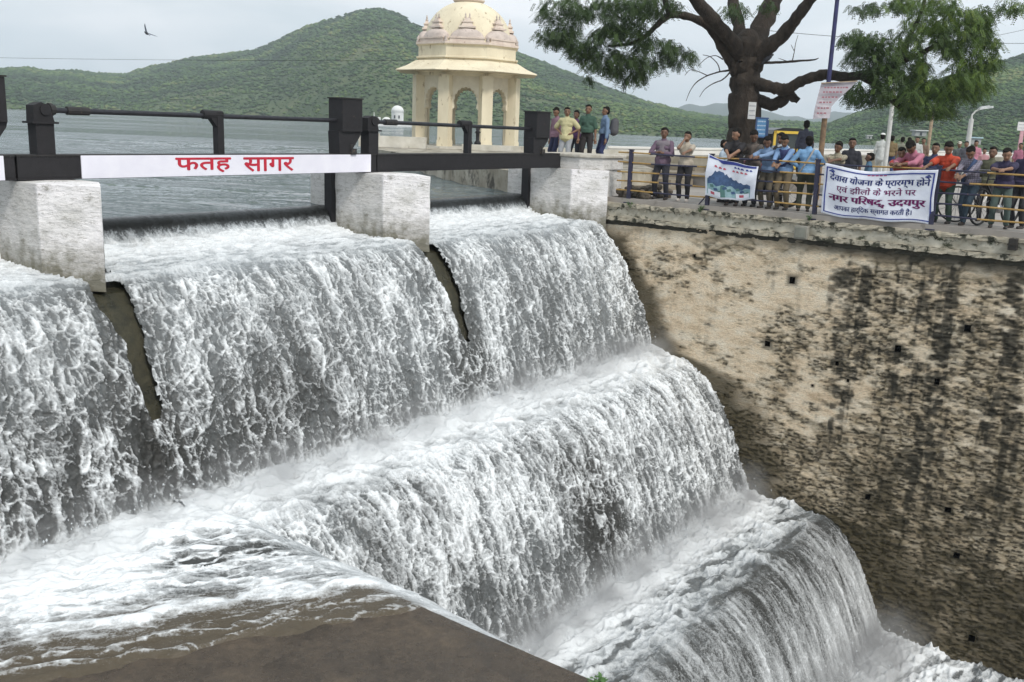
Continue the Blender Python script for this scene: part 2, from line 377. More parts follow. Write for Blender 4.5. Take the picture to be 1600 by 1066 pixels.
# ---- solid masonry of the weir, one cross-section swept along the dam
def wet_mat(name, c1, c2, c3, rough=.35, mott=.9):
    m, N, L, b = nodes(name); v = mapping(N, L); n = noise(N, L, v, 1.7, 6, .65); n2 = noise(N, L, v, 14, 5, .7)
    c = ramp(N, L, n, [(.3,c1),(.5,c2),(.72,c3)]); c = mixc(N, L, ramp(N, L, n2, [(.4,0),(.75,.6)]), c, tuple(x*.45 for x in c1))
    n7 = noise(N, L, v, 6, 7, .8, .6); c = mixc(N, L, ramp(N, L, n7, [(.47,0),(.60,mott*.8)]), c, tuple(x*1.2 for x in c3)); c = mixc(N, L, ramp(N, L, n7, [(.34,mott),(.44,0)]), c, tuple(x*.4 for x in c1))
    sp_ = noise(N, L, v, 55, 3, .7); c = mixc(N, L, ramp(N, L, sp_, [(.62,0),(.72,.35)]), c, tuple(min(1,x*2.6) for x in c3)); L.new(c, b.inputs['Base Color'])
    L.new(ramp(N, L, n, [(.4,rough*.5),(.6,rough*1.3)]), b.inputs['Roughness']); n4 = noise(N, L, v, 33, 6, .8); bump(N, L, b, n4, .8, .03); return m
M_weir = wet_mat('wet_weir_stone', (.016,.017,.007), (.030,.028,.013), (.05,.044,.022))
sec = [(-1.95,.0),(-1.8,-.03),(-1.68,-.5),(-.1,-.5),(.0,-.56)] + [(a-.05,b-.075) for a,b in arcs([(.0,-.43),(1.5,-3.07)],12)][1:] + [(1.45,-3.2),(2.35,-3.32)] + [(a-.1,b-.16) for a,b in arcs([(2.45,-3.27),(4.0,-5.75)],12)][1:] + [(3.95,-5.9),(5.5,-5.95)] + [(a-.1,b-.16) for a,b in arcs([(5.65,-5.87),(7.05,-7.95)],12)][1:] + [(7.0,-8.2),(7.0,-10),(-1.95,-10)]
weir = MB().prism(sec, lambda a,b,t: W(t,a,b), -11.95, .3).obj('weir_wall', M_weir)
sec2 = sec[:5+12]+[(1.45,-3.35),(1.45,-10),(-1.95,-10)]
tag(bpy.data.objects['weir_wall'], 'stepped dark wet stone weir beneath the falling water, showing below the piers', 'weir')
MB().prism(sec2, lambda a,b,t: W(t,a,b), -30, -11.95).obj('bay_masonry', M_weir, weir)
M_plat = wet_mat('wet_concrete', (.055,.043,.033), (.088,.068,.050), (.15,.112,.075), .32, .22)
g = np.arange(-30,-11.84,.05); hgt = np.arange(1.3,16,.05); G, HH = np.meshgrid(g,hgt,indexing='ij')
Zp = -3.15+.03*(fbm(G*.6,HH*.6,5,4)-.5)+.006*fbm(G*9,HH*9,6,3)
structure(grid_mesh('platform', to_world(G,HH,Zp), M_plat))
MB().box((0,0,0),(.01,.01,.01)).obj('tmp'); bpy.data.objects.remove(bpy.data.objects['tmp'])
e_ = thing('platform_wall','dark wet retaining wall under the edge of the brown concrete platform','wall',W(-11.95,6,-6.6),DAM)
MB().box((2.6,-9.0,0),(14.4,18.2,6.75)).obj('wall_body', M_weir, e_)
# river bed far downstream (one sheet)
M_bed = wet_mat('river_bed_stone', (.05,.045,.03), (.09,.08,.055), (.13,.11,.08))
structure(MB().add([W(-60,6.9,-8.3),W(-60,60,-8.4),W(30,60,-8.4),W(30,6.9,-8.3)],[(0,1,2,3)]).obj('ground', M_bed, fix=False))
# ---------------------------------------------------------------- spray: droplets and torn shreds of water thrown up at the feet
M_spray = pm('spray_white',(.85,.88,.9),(.7,.74,.77),30,.5)
def spray(n, fu, fv, fz, r0, r1, up_, seed):
    g = np.random.default_rng(seed); V_ = []; F_ = []
    base = np.array([[1,0,0],[-1,0,0],[0,1,0],[0,-1,0],[0,0,1],[0,0,-1]],float)
    fc = [(0,2,4),(2,1,4),(1,3,4),(3,0,4),(2,0,5),(1,2,5),(3,1,5),(0,3,5)]
    for i in range(n):
        uu = fu(g); k = g.random(); p = W(uu, fv(g,uu), fz+abs(g.normal())*up_); r_ = r0+(r1-r0)*g.random()**3
        q = base*r_*np.array([1,1,1+1.6*g.random()]); a = g.random()*6.28; t = g.normal()*.5
        Rm = np.array([[math.cos(a),-math.sin(a),0],[math.sin(a),math.cos(a),0],[0,0,1]])@np.array([[1,0,0],[0,math.cos(t),-math.sin(t)],[0,math.sin(t),math.cos(t)]])
        q = q@Rm.T+np.array(p); b = len(V_); V_ += q.tolist(); F_ += [tuple(b+j for j in f) for f in fc]
    return V_, F_
VS = []; FS = []
for args in ((2600,lambda g: g.uniform(-17,-.1),lambda g,u_: 1.5+g.normal()*.16,-3.05,.003,.014,.14,1),
             (2200,lambda g: g.uniform(-11.8,-.1),lambda g,u_: 4.0+g.normal()*.2,-5.7,.003,.016,.16,2),
             (1200,lambda g: g.uniform(-9,-.1),lambda g,u_: 7.1+g.normal()*.25,-7.9,.004,.018,.2,3)):
    a, b = spray(*args); k = len(VS); VS += a; FS += [tuple(k+i for i in f) for f in b]
sp = mesh('water_spray', VS, FS, M_spray, None, True); stuff(sp, 'fine white droplets thrown up where the falls strike each step', 'spray')
# ---- drifting mist where the falls strike
def mist(name, pts, rad, dens, label):
    m_ = bpy.data.materials.new(name+'_vapour'); m_.use_nodes = True; t = m_.node_tree; t.nodes.remove(t.nodes['Principled BSDF']); N, L = t.nodes, t.links
    pv_ = N.new('ShaderNodeVolumePrincipled'); pv_.inputs['Color'].default_value = (1,1,1,1); pv_.inputs['Anisotropy'].default_value = .0
    tc_ = N.new('ShaderNodeTexCoord'); n_ = N.new('ShaderNodeTexNoise'); n_.inputs['Scale'].default_value = 1.7; n_.inputs['Detail'].default_value = 3; L.new(tc_.outputs['Object'], n_.inputs['Vector'])
    # density falls off from the axis of the bank (local y along the dam)
    sp_ = N.new('ShaderNodeSeparateXYZ'); L.new(tc_.outputs['Object'], sp_.inputs[0])
    cx_ = N.new('ShaderNodeCombineXYZ'); L.new(sp_.outputs['X'], cx_.inputs[0]); L.new(sp_.outputs['Z'], cx_.inputs[2])
    ln = N.new('ShaderNodeVectorMath'); ln.operation = 'LENGTH'; L.new(cx_.outputs[0], ln.inputs[0])
    mr = N.new('ShaderNodeMapRange'); mr.interpolation_type = 'SMOOTHSTEP'; L.new(ln.outputs['Value'], mr.inputs[0]); mr.inputs[1].default_value = 0; mr.inputs[2].default_value = rad; mr.inputs[3].default_value = 1; mr.inputs[4].default_value = 0
    nr_ = N.new('ShaderNodeMapRange'); L.new(n_.outputs['Fac'], nr_.inputs[0]); nr_.inputs[1].default_value = .36; nr_.inputs[2].default_value = .72
    mu = N.new('ShaderNodeMath'); mu.operation = 'MULTIPLY'; L.new(mr.outputs[0], mu.inputs[0]); L.new(nr_.outputs[0], mu.inputs[1])
    m2_ = N.new('ShaderNodeMath'); m2_.operation = 'MULTIPLY'; L.new(mu.outputs[0], m2_.inputs[0]); m2_.inputs[1].default_value = dens; L.new(m2_.outputs[0], pv_.inputs['Density'])
    L.new(pv_.outputs[0], t.nodes['Material Output'].inputs['Volume'])
    (u0,v0,z0),(u1,_,_) = pts; o = MB().box((0,0,rad*.15),(rad*2,u1-u0,rad*1.7)).obj('mist', m_, None)
    o.location = W((u0+u1)/2, v0, z0); o.rotation_euler = (0,0,DAM); stuff(o, label, 'mist'); return o
mist('upper', ((-17,1.75,-2.95),(-.2,0,0)), .65, 1.9, 'white mist along the foot of the upper fall')
mist('middle', ((-11.6,4.2,-5.6),(-.2,0,0)), .85, 2.1, 'white mist along the foot of the middle fall')
mist('lower', ((-9,7.3,-7.8),(-.2,0,0)), 1.0, 2.6, 'white mist along the foot of the lowest fall beside the stained wall')
# ================================================================ LAKE, HILLS
m, N, L, b = nodes('lake_water')
v = mapping(N, L, (1,1,1)); mp2 = mapping(N, L, (.55,2.3,1))
b.inputs['Base Color'].default_value = (.10,.125,.125,1); L.new(ramp(N,L,noise(N,L,mapping(N,L,(.02,.12,1)),1.0,4,.6,.5),[(.42,.03),(.62,.22)]), b.inputs['Roughness']); b.inputs['IOR'].default_value = 1.33
wa = N.new('ShaderNodeMath'); wa.operation = 'ADD'; L.new(noise(N,L,mp2,.55,4,.55,.6), wa.inputs[0])
wb = N.new('ShaderNodeMath'); wb.operation = 'MULTIPLY'; L.new(noise(N,L,mp2,2.6,3,.6,.4), wb.inputs[0]); wb.inputs[1].default_value = .35; L.new(wb.outputs[0], wa.inputs[1])
bump(N, L, b, wa.outputs[0], .9, .45)
M_lake = m
yy = 1.96+np.r_[np.arange(0,26,.13), 26+np.cumsum(.13*1.045**np.arange(0,110))]; uu = np.r_[-(10+np.cumsum(.2*1.05**np.arange(95)))[::-1]-12, np.arange(-22,12,.16), 12+np.cumsum(.2*1.05**np.arange(95))]
Vg, Ug = np.meshgrid(-yy, uu, indexing='ij'); fade = 1-sst(20,60,-Vg)
Wp = to_world(Ug, Vg, Ug*0); Xw = Wp[...,0]; Yw = Wp[...,1]; ww = fbm(Xw*.15, Yw*.3, 605, 3)
Wv = .10*(fbm(Xw*.26+ww, Yw*1.15+2*ww, 601, 3)-.5)*2*(.4+ww)+.03*(fbm(Xw*.9, Yw*3.2, 603, 3)-.5)*2
structure(grid_mesh('lake', to_world(Ug, Vg, ZL+Wv*fade*sst(2.0,2.7,-Vg)), M_lake))
M_far = pm('far_ground',(.10,.13,.06),(.07,.10,.045),.02,.9)
def hz_y(px): return HX+SLOPE*(px-800)
def terrain(name, pts, shore, back, mat, seed, rough=1.0, na=420, nr=60, slope_pow=.8):
    """pts: ridge line measured as (px, py); shore: [(px, waterline row)]; the hill rises from the shore to the ridge and falls behind it"""
    px = np.linspace(pts[0][0], pts[-1][0], na); py = np.interp(px, *zip(*pts)); ws = np.interp(px, *zip(*shore))
    P = np.zeros((na, nr, 3)); H = np.zeros((na,nr))
    for i in range(na):
        d = ray(px[i], py[i]); d0 = ray(px[i], ws[i]); t0 = (ZL-EYE)/d0.z; D0 = math.hypot(d0.x,d0.y)*t0
        a = math.atan2(d.x, d.y); D1 = D0+back; el = d.z/math.hypot(d.x,d.y)
        zr = EYE+el*D1
        for j in range(nr):
            t = j/(nr-1)*1.5; D = D0+(D1-D0)*t
            z = ZL-.4+(zr-ZL+.4)*(t**slope_pow if t <= 1 else 1-((t-1)*1.6)**1.5)
            P[i,j] = (math.sin(a)*D, math.cos(a)*D, z); H[i,j] = min(t,1)*(zr-ZL)
    n_ = fbm(P[...,0]*.018, P[...,1]*.018, seed, 4)-.5+.55*(1-np.abs(2*fbm(P[...,0]*.012+5, P[...,1]*.012, seed+7, 3)-1)-.6)
    t = np.linspace(0,1.5,nr)[None,:]; P[...,2] += n_*np.minimum(H*.30,7)*rough*np.clip(1.15-np.abs(t-.5)*2.1,0,1)
    return structure(grid_mesh(name, P, mat)), P
m, N, L, b = nodes('hill_grass'); v = mapping(N, L, (1,1,1))
c = ramp(N, L, noise(N,L,v,.035,6,.62), [(.32,(.040,.07,.024)),(.5,(.070,.110,.034)),(.68,(.125,.140,.055))])
c = mixc(N, L, ramp(N,L,noise(N,L,v,.35,5,.7),[(.45,0),(.7,.75)]), c, (.035,.06,.022)); L.new(c, b.inputs['Base Color']); b.inputs['Roughness'].default_value = .95
bump(N, L, b, noise(N,L,v,.5,5,.7), .8, .8); M_hill = m
shore = [(-200,163),(0,170.5),(200,177),(420,186),(600,195),(860,205),(1000,211.5),(1130,218),(1300,224),(1460,232),(1600,237),(1800,246)]
ridgeA = [(-200,112),(0,110),(40,108),(75,113),(110,112),(150,117),(190,119),(240,106),(300,92),(400,80),(440,62),(480,42),(530,28),(560,18),(590,14),(620,22),(650,42),(700,57),(760,72),(805,82),(850,100),(900,120),(960,143),(1020,163),(1080,178),(1130,185),(1180,191),(1230,192),(1290,195),(1330,200),(1400,208),(1440,222),(1470,231)]
ridgeB = [(1255,222),(1285,205),(1300,194),(1350,175),(1380,165),(1430,140),(1490,118),(1560,98),(1600,88),(1700,70),(1850,60)]
hA, PA = terrain('hills', ridgeA, shore, 300, M_hill, 11)
hB, PB = terrain('hills', ridgeB, [(x,y+0.0) for x,y in shore], 170, M_hill, 23)
m_blue = pm('distant_hill',(.09,.12,.10),(.07,.10,.085),.004,1)
farpts = [(900,190),(960,180),(1020,172),(1060,166),(1095,162),(1115,160),(1150,166),(1200,170),(1225,176),(1260,186),(1330,178),(1420,170),(1600,180)]
def far_ridge(Y):
    px = np.linspace(900,1600,120); py = np.interp(px,*zip(*farpts)); P = np.zeros((120,12,3))
    for i in range(120):
        q = at(px[i], py[i], Y)
        for j in range(12):
            t = j/11*2; P[i,j] = (q.x*(.8+.2*t), Y*(.8+.2*t), (q.z+12*(vnoise(np.array(px[i]*.04),np.array(3.),5)-.5))*math.sin(min(t,2)*math.pi/2)**.9 if t < 2 else 0)
    structure(grid_mesh('hills', P, m_blue))
far_ridge(1150)
# scrub on the hills: a carpet of small trees nobody could count
m, N, L, b = nodes('scrub_leaves'); v = mapping(N, L)
ri = attr(N, 'tone'); c = ramp(N, L, ri, [(0,(.022,.046,.018)),(.45,(.045,.095,.024)),(.8,(.095,.155,.036)),(1,(.165,.185,.06))])
L.new(c, b.inputs['Base Color']); b.inputs['Roughness'].default_value = .9; M_scrub = m
def scrub(P, n, seed, smin, smax, jmax):
    g = np.random.default_rng(seed); na, nr = P.shape[:2]
    i = g.uniform(0,na-1.01,n); j = (g.uniform(0,1,n)**.85)*(nr*jmax-1)
    i0 = i.astype(int); j0 = j.astype(int); fi = (i-i0)[:,None]; fj = (j-j0)[:,None]
    C = (P[i0,j0]*(1-fi)+P[i0+1,j0]*fi)*(1-fj)+(P[i0,j0+1]*(1-fi)+P[i0+1,j0+1]*fi)*fj
    keep = fbm(C[:,0]*.05, C[:,1]*.05, seed, 3)+.25*g.random(n) > .40
    C = C[keep]; n = len(C); bm = bmesh.new(); [bm.verts.new(q) for q in ((1,0,0),(0,1,0),(-1,0,0),(0,-1,0),(0,0,1),(0,0,-1))]; bm.verts.ensure_lookup_table(); bm.verts.index_update(); [bm.faces.new([bm.verts[i] for i in f]) for f in ((0,1,4),(1,2,4),(2,3,4),(3,0,4),(1,0,5),(2,1,5),(3,2,5),(0,3,5))]
    bv = np.array([v.co[:] for v in bm.verts]); bf = np.array([[v.index for v in f.verts] for f in bm.faces]); bm.free()
    sc = (smin+(smax-smin)*g.random(n)**2.5)*np.hypot(C[:,0],C[:,1])/300*1.35
    vs = bv[None]*(1+.8*(g.random((n,len(bv),1))-.5))*sc[:,None,None]*np.array([1.35,1.35,.62])+C[:,None,:]+np.array([0,0,1])*sc[:,None,None]*.45
    fs = (bf[None]+np.arange(n)[:,None,None]*len(bv)).reshape(-1,3)
    tone = np.clip(.45+.9*(fbm(C[:,0]*.03,C[:,1]*.03,seed+3,4)-.5)*1.6+.55*(g.random(n)-.5),0,1)
    return vs.reshape(-1,3), fs, np.repeat(tone, len(bv))
def tri_mesh(name, v_, f_, mat, at_=None, smooth=False, parent=None):
    me = bpy.data.meshes.new(name); me.vertices.add(len(v_)); me.vertices.foreach_set('co', v_.astype(np.float32).ravel())
    me.loops.add(f_.size); me.loops.foreach_set('vertex_index', f_.astype(np.int32).ravel()); me.polygons.add(len(f_)); me.polygons.foreach_set('loop_start', np.arange(0,f_.size,f_.shape[1],dtype=np.int32)); me.update(calc_edges=True)
    if at_ is not None:
        q = me.attributes.new('tone','FLOAT','POINT'); q.data.foreach_set('value', at_.astype(np.float32))
    return link(name, me, mat, parent, smooth)
for P_, n_, sd, lab in ((PA,60000,41,'dense green scrub and small trees covering the long hill across the lake'),(PB,34000,43,'green scrub covering the nearer hillside at the right behind the lamps')):
    a_, f_, t_ = scrub(P_, n_, sd, .16, .62, .72); stuff(tri_mesh('hill_scrub', a_, f_, M_scrub, t_, True), lab, 'scrub')
# ================================================================ PROMENADE AND THE TALL STAINED WALL
G0 = .15                                                 # promenade floor level
M_pave = pm('promenade_paving',(.36,.33,.30),(.25,.225,.2),.9,.75,bs=.3,spots=((.16,.14,.12),3,.6))
pv = [W(.04,-.2),W(.04,40),W(70,40),Vector((95,78,0)),Vector((33,66,0)),Vector((8.5,44,0)),Vector((4.2,43,0)),Vector((3.9,26,0)),W(1.3,-1.6)]
poly = [(p.x,p.y) for p in pv]
pr = MB().prism(poly, lambda a,b_,t: Vector((a,b_,t)), -.42, G0).obj('promenade', M_pave); structure(pr)
# masonry wall: displaced stones behind worn lime plaster
m, N, L, b = nodes('stained_lime_masonry'); v = mapping(N, L)
pl = attr(N,'plaster'); wt = attr(N,'wet'); stn = attr(N,'stain'); cr = attr(N,'crack')
v2 = mapping(N, L, (1,1,2.6))
plc = ramp(N, L, noise(N,L,v2,2.2,6,.7), [(.3,(.60,.45,.29)),(.46,(.86,.70,.50)),(.7,(.95,.86,.70))])
stc = ramp(N, L, noise(N,L,v2,5,5,.7), [(.32,(.10,.08,.045)),(.5,(.27,.215,.13)),(.74,(.58,.49,.35))])
c = mixc(N, L, pl, stc, plc)
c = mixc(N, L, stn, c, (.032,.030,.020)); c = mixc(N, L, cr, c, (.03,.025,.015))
n3 = noise(N, L, v, 1.3, 5, .6)
c = mixc(N, L, wt, c, (.060,.046,.016))
c = mixc(N, L, ramp(N,L,noise(N,L,v2,16,4,.7),[(.5,0),(.75,.45)]), c, (.10,.085,.055))
L.new(c, b.inputs['Base Color']); L.new(ramp(N,L,wt,[(0,.85),(1,.4)]), b.inputs['Roughness']); bump(N, L, b, noise(N,L,v2,18,6,.75), .9, .06)
M_wall = m
sv = .022; vv = np.arange(-.2, 10.6, sv); zz = np.arange(-9.2, -.29, sv)
VV, ZZ = np.meshgrid(vv, zz, indexing='ij')
row = np.floor(ZZ/.17+.5*fbm(VV*.7,ZZ*.7,401,2)); fx = VV/.42+row*.37+.25*vnoise(VV*1.5,row*3.1,403)
w1, w2 = worley(VV/.36+.3*(fbm(VV*4,ZZ*4,404,3)-.5), ZZ/.155+.35*(fbm(VV*5,ZZ*5,405,3)-.5), 407, .8)
joint = 1-sst(.03,.22,w2-w1); stone = fbm(VV*6,ZZ*9,409,4)
low_ = sst(-1.6,-6.5,ZZ)
patch = fbm(VV*.85+2,ZZ*.8,411,5); patch2 = fbm(VV*3.1,ZZ*6.5,413,4)
vert = fbm(VV*3.2, ZZ*.35, 415, 4); vert2 = fbm(VV*9, ZZ*.8, 417, 4)
topclear = sst(-.3,-1.2,ZZ)
fine_ = fbm(VV*7,ZZ*17,423,4); rough_ = sst(.43,.60, patch*.42+patch2*.34+.24*fine_+.15*low_+.10*sst(4.2,6.5,VV)-.10*sst(1.,-1.5,ZZ+2.2)*0-.05)
plaster = np.clip(1-rough_*(.55+.5*joint),0,1)*(1-.45*low_*sst(.4,.65,patch2))
streak = sst(.54,.66, vert*.55+vert2*.45+.07*sst(4.6,5.6,VV)*sst(-5.5,-3,ZZ))*sst(-.35,-.6,ZZ)*sst(.36,.56,.5*patch2+.5*fine_+.15*(vert2-.5))*(.30+.55*sst(4.6,5.6,VV))
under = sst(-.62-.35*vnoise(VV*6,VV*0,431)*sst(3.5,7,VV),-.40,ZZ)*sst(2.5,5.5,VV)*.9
dashm = (worley(VV/.17+.8*patch2, ZZ/.058+.9*patch2, 421)[0] < .17+.16*rough_+.25*(patch2-.5))
crack = np.clip(dashm*(.12+.75*rough_)*.8*sst(-.55,-.9,ZZ)+joint*rough_*.06,0,1)
# brown wet margin beside the falls, following their outline
prof_v = np.array([p[0] for p in up+low[5:]]); prof_z = np.array([p[1] for p in up+low[5:]]); o_ = np.argsort(-prof_z)
edge_v = np.interp(-ZZ, -prof_z[o_], prof_v[o_]); dist = VV-edge_v
wetw = .40+.70*sst(-.6,-5,ZZ)+1.1*sst(-4.2,-8,ZZ)
wet = (1-sst(wetw*.35, wetw*1.15, dist+.7*(fbm(VV*2,ZZ*2,433,5)-.5)))*sst(-.45,-.8,ZZ)*.93
moss = sst(.42,.72,fbm(VV*.9,ZZ*.9,441,4)*.6+patch2*.3+.28*sst(-4.,-8.0,ZZ))*sst(-3.0,-6,ZZ)*.85; wet = np.clip(np.maximum(wet,moss),0,1)
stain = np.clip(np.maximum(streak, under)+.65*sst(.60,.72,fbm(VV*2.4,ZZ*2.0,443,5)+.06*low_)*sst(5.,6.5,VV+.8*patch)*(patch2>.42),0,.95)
disp = -.010*joint*rough_+.045*(stone-.5)*(.2+rough_)-.03*crack+.03*(fbm(VV*.9,ZZ*.9,447,3)-.5)+.022*(w1<.3)*rough_*vnoise(np.floor(VV*3),np.floor(ZZ*7),449)
holes = [(1238,438,.085),(1200,537,.075),(1403,545,.085),(1307,568,.05),(1464,597,.07),(1512,513,.085),(1325,595,.035),(1356,776,.07),(1481,797,.075),(1494,868,.075),(1518,998,.08),(1085,400,.03),(1270,603,.03)]
keepq = np.ones((len(vv)-1,len(zz)-1),bool); hole_boxes = []
for px, py, hs in holes:
    hs *= .72
    hv, hz = onu(px, py, 0.0); cx = (vv[:-1]+sv/2); cz = (zz[:-1]+sv/2)
    sel = (np.abs(cx-hv) < hs)[:,None] & (np.abs(cz-hz) < hs*1.1)[None,:]
    keepq &= ~sel; hole_boxes.append((hv,hz,hs))
    dd = np.maximum(np.abs(VV-hv)/hs, np.abs(ZZ-hz-hs*.0)/hs); stain = np.maximum(stain, (1-sst(1.0,2.1+1.2*patch2,dd))*.8)
disp[:] = np.where(False, 0, disp)
P = np.empty(VV.shape+(3,)); U_ = -disp
P[...,0] = OX+U_*EU[0]+VV*EV[0]; P[...,1] = OY+U_*EU[1]+VV*EV[1]; P[...,2] = ZZ
wall = thing('retaining_wall','tall cream lime-plastered stone wall with dark stains and drain holes beside the falls','retaining wall',(0,0,0))
grid_mesh('wall_face', P, M_wall, {'plaster':plaster,'wet':wet,'stain':stain,'crack':crack}, keepq, wall)
hb = MB()
for hv,hz,hs in hole_boxes:
    a = hs+.03; pts = [W(.03,hv-a,hz-a),W(.03,hv+a,hz-a),W(.03,hv+a,hz+a),W(.03,hv-a,hz+a)]; q = [p+Vector((EU[0],EU[1],0))*.35 for p in pts]
    hb.add(pts+q, [(4,5,6,7),(0,1,5,4),(1,2,6,5),(2,3,7,6),(3,0,4,7)])
hb.obj('drain_hole', pm('hole_dark',(.03,.027,.02),(.015,.013,.01),8,.9), wall, fix=False)
M_par = pm('mossy_plaster',(.56,.52,.43),(.33,.30,.23),2.6,.85,bs=.5,bd=.02,stretch=(1,1,1.6),spots=((.05,.055,.03),4.2,.56))
M_cap = pm('weathered_coping',(.54,.49,.39),(.30,.26,.19),5,.85,bs=.5,bd=.02,spots=((.04,.04,.025),5,.50))
M_drk = pm('black_algae_band',(.05,.045,.03),(.016,.016,.010),4,.8,bs=.5,stretch=(1,1,.4))
def strip(name, v0, v1, z0, z1, u0, u1, mat, parent, seed, amp=.012, step=.09):
    n = int((v1-v0)/step); vs = []; fs = []; g = random.Random(seed)
    for i in range(n+1):
        v_ = v0+(v1-v0)*i/n; j = [g.uniform(-amp,amp) for _ in range(6)]
        vs += [W(u1,v_,z0),W(u0+j[0],v_,z0+j[1]),W(u0+j[2],v_,(z0+z1)/2),W(u0+j[3],v_,z1+j[4]),W(u1,v_,z1+j[5]*.5)]
    for i in range(n):
        for k in range(4): a = i*5+k; fs.append((a,a+5,a+6,a+1))
    fs += [tuple(range(5)), tuple(n*5+k for k in range(5))[::-1]]
    return MB().add(vs, fs).obj(name, mat, parent)
strip('frieze', -.1, 14, -.43, -.335, -.012, .3, M_drk, wall, 1)
strip('cornice', -.12, 14, -.335, -.245, -.085, .3, M_cap, wall, 2, .014)
strip('parapet', -.05, 14, -.245, -.035, -.02, .3, M_par, wall, 3, .016)
strip('coping', -.05, 14, -.035, .045, -.065, .3, M_cap, wall, 4, .014)
sc_ = MB()                                                # row of little carved scallops under the coping
for i in range(96):
    v_ = .25+i*.145; sc_.add([W(-.028+(-.02 if k==1 else 0),v_+dx,zq) for k,(dx,zq) in enumerate([(-.06,-.04),(0,-.10),(.06,-.04)])], [(0,1,2)])
sc_.obj('scallop_border', M_cap, wall, fix=False)
bk = thing('drain_box','square grey concrete drain box fixed to the parapet below the railing','drain box',W(-.02,4.62,-.20),DAM)
bevel(MB().box((0,-.07,0),(.26,.14,.26)).obj('box', pm('grey_cement',(.30,.29,.25),(.20,.19,.16),5,.8), bk), .015)
bevel(MB().box((0,-.15,0),(.2,.02,.2)).obj('lid', pm('grey_cement2',(.24,.24,.2),None,5,.8), bk), .008)
v_,z_ = onu(1583,382,-.1)
db = thing('drain_box','small black rusted drain box on the parapet at the far right','drain box',W(-.02,v_,z_),DAM)
bevel(MB().box((0,-.07,0),(.14,.14,.2)).obj('box', pm('black_rust',(.03,.025,.02),None,12,.7), db), .01)
MB().box((0,-.15,0),(.16,.015,.03)).obj('bracket', MC['black_rust'], db)
# rubble slope between abutment and parapet
M_rub = pm('dark_rubble',(.16,.13,.10),(.06,.05,.035),5,.9,bs=.7,bd=.05)
# ================================================================ PIERS
m, N, L, b = nodes('whitewashed_pier'); v = mapping(N, L); gz = attr(N,'hgt')
c = ramp(N, L, noise(N,L,v,1.5,6,.6), [(.3,(.66,.64,.61)),(.46,(.86,.83,.82)),(.7,(.93,.89,.90))])
c = mixc(N, L, attr(N,'nose_lit'), mixc(N, L, .45, c, (.34,.33,.28)), c)  # nose faces lighter, sides greyer: sunlit and shaded tone painted into the whitewash
c = mixc(N, L, ramp(N,L,noise(N,L,mapping(N,L,(1,1,2.2)),3.5,7,.78),[(.57,0),(.66,.75)]), c, (.24,.225,.18))
gm = N.new('ShaderNodeMath'); gm.operation = 'MULTIPLY_ADD'; L.new(noise(N,L,v,5,6,.7), gm.inputs[0]); gm.inputs[1].default_value = 1.0; L.new(gz, gm.inputs[2])
c = mixc(N, L, ramp(N,L,noise(N,L,mapping(N,L,(.7,.7,7)),1.6,5,.75,.4),[(.495,0),(.505,.75),(.52,0)]), c, (.16,.14,.11))
c = mixc(N, L, ramp(N,L,noise(N,L,v,9,6,.8),[(.64,0),(.70,.8)]), c, (.07,.065,.05))
c = mixc(N, L, ramp(N,L,gm.outputs[0],[(.55,0),(1.2,.9)]), c, (.13,.12,.075)); L.new(c, b.inputs['Base Color']); b.inputs['Roughness'].default_value = .85
bump(N, L, b, noise(N,L,mapping(N,L,(1,1,2.2)),7,7,.7), .6, .05); M_pier = m
M_piershade = None
def pier(u0, label, top=.73, tipv=.27, back=-1.6):
    t = thing('pier', label, 'pier', W(u0,0,-.55), DAM, 'whitewashed masonry piers between the gates')
    hw = .41; out = [(back,-hw),(tipv-.70,-hw),(tipv,0),(tipv-.70,hw),(back,hw)]        # (v, u) outline with a pointed nose
    # dense skin so the surface can be uneven
    per = []; n = len(out)
    for i in range(n):
        a = np.array(out[i]); c_ = np.array(out[(i+1)%n]); k = max(2,int(np.hypot(*(c_-a))/.045))
        for j in range(k): per.append(a+(c_-a)*j/k)
    per = np.array(per); nz_ = 30; H = top+.55; vs = []; fs = []; hv = []; lit_ = []
    cx = per.mean(0)
    for j in range(nz_+1):
        z_ = H*j/nz_
        for i_, p in enumerate(per):
            d = p-cx; d = d/np.linalg.norm(d); kk = .035*(float(fbm(np.array((p[0]-p[1])*3+u0*7),np.array(z_*4),500,4))-.5)+.012*(float(vnoise(np.array(p[0]*14-p[1]*9),np.array(z_*15+u0),501))-.5)
            q = p+d*kk; vs.append((q[0],q[1],z_)); lit_.append(1.0 if p[0] > tipv-.72 else 0.0); hv.append(max(0,.62-z_*.85-.0)+.0)
    m_ = len(per)
    for j in range(nz_):
        for i in range(m_): fs.append((j*m_+i, j*m_+(i+1)%m_, (j+1)*m_+(i+1)%m_, (j+1)*m_+i))
    b_ = len(vs); vs.append((cx[0],cx[1],H+.01)); hv.append(0)
    fs += [(nz_*m_+i, nz_*m_+(i+1)%m_, b_) for i in range(m_)]
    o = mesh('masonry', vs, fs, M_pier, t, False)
    at_ = o.data.attributes.new('hgt','FLOAT','POINT'); at_.data.foreach_set('value', hv); lit_.append(.5); at_ = o.data.attributes.new('nose_lit','FLOAT','POINT'); at_.data.foreach_set('value', lit_)
    ub = MB().box((-2.02,-.02,.62),(.44,.80,1.25)).obj('upstream_block', M_pier, t)
    return t
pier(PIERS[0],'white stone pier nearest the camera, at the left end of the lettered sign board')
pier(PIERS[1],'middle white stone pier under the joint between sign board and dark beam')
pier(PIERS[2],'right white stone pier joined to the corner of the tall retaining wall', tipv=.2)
ab = thing('abutment','whitewashed block with red-edged ledge above the right pier where the dark beam ends','abutment',W(-.1,-.5,.73),DAM)
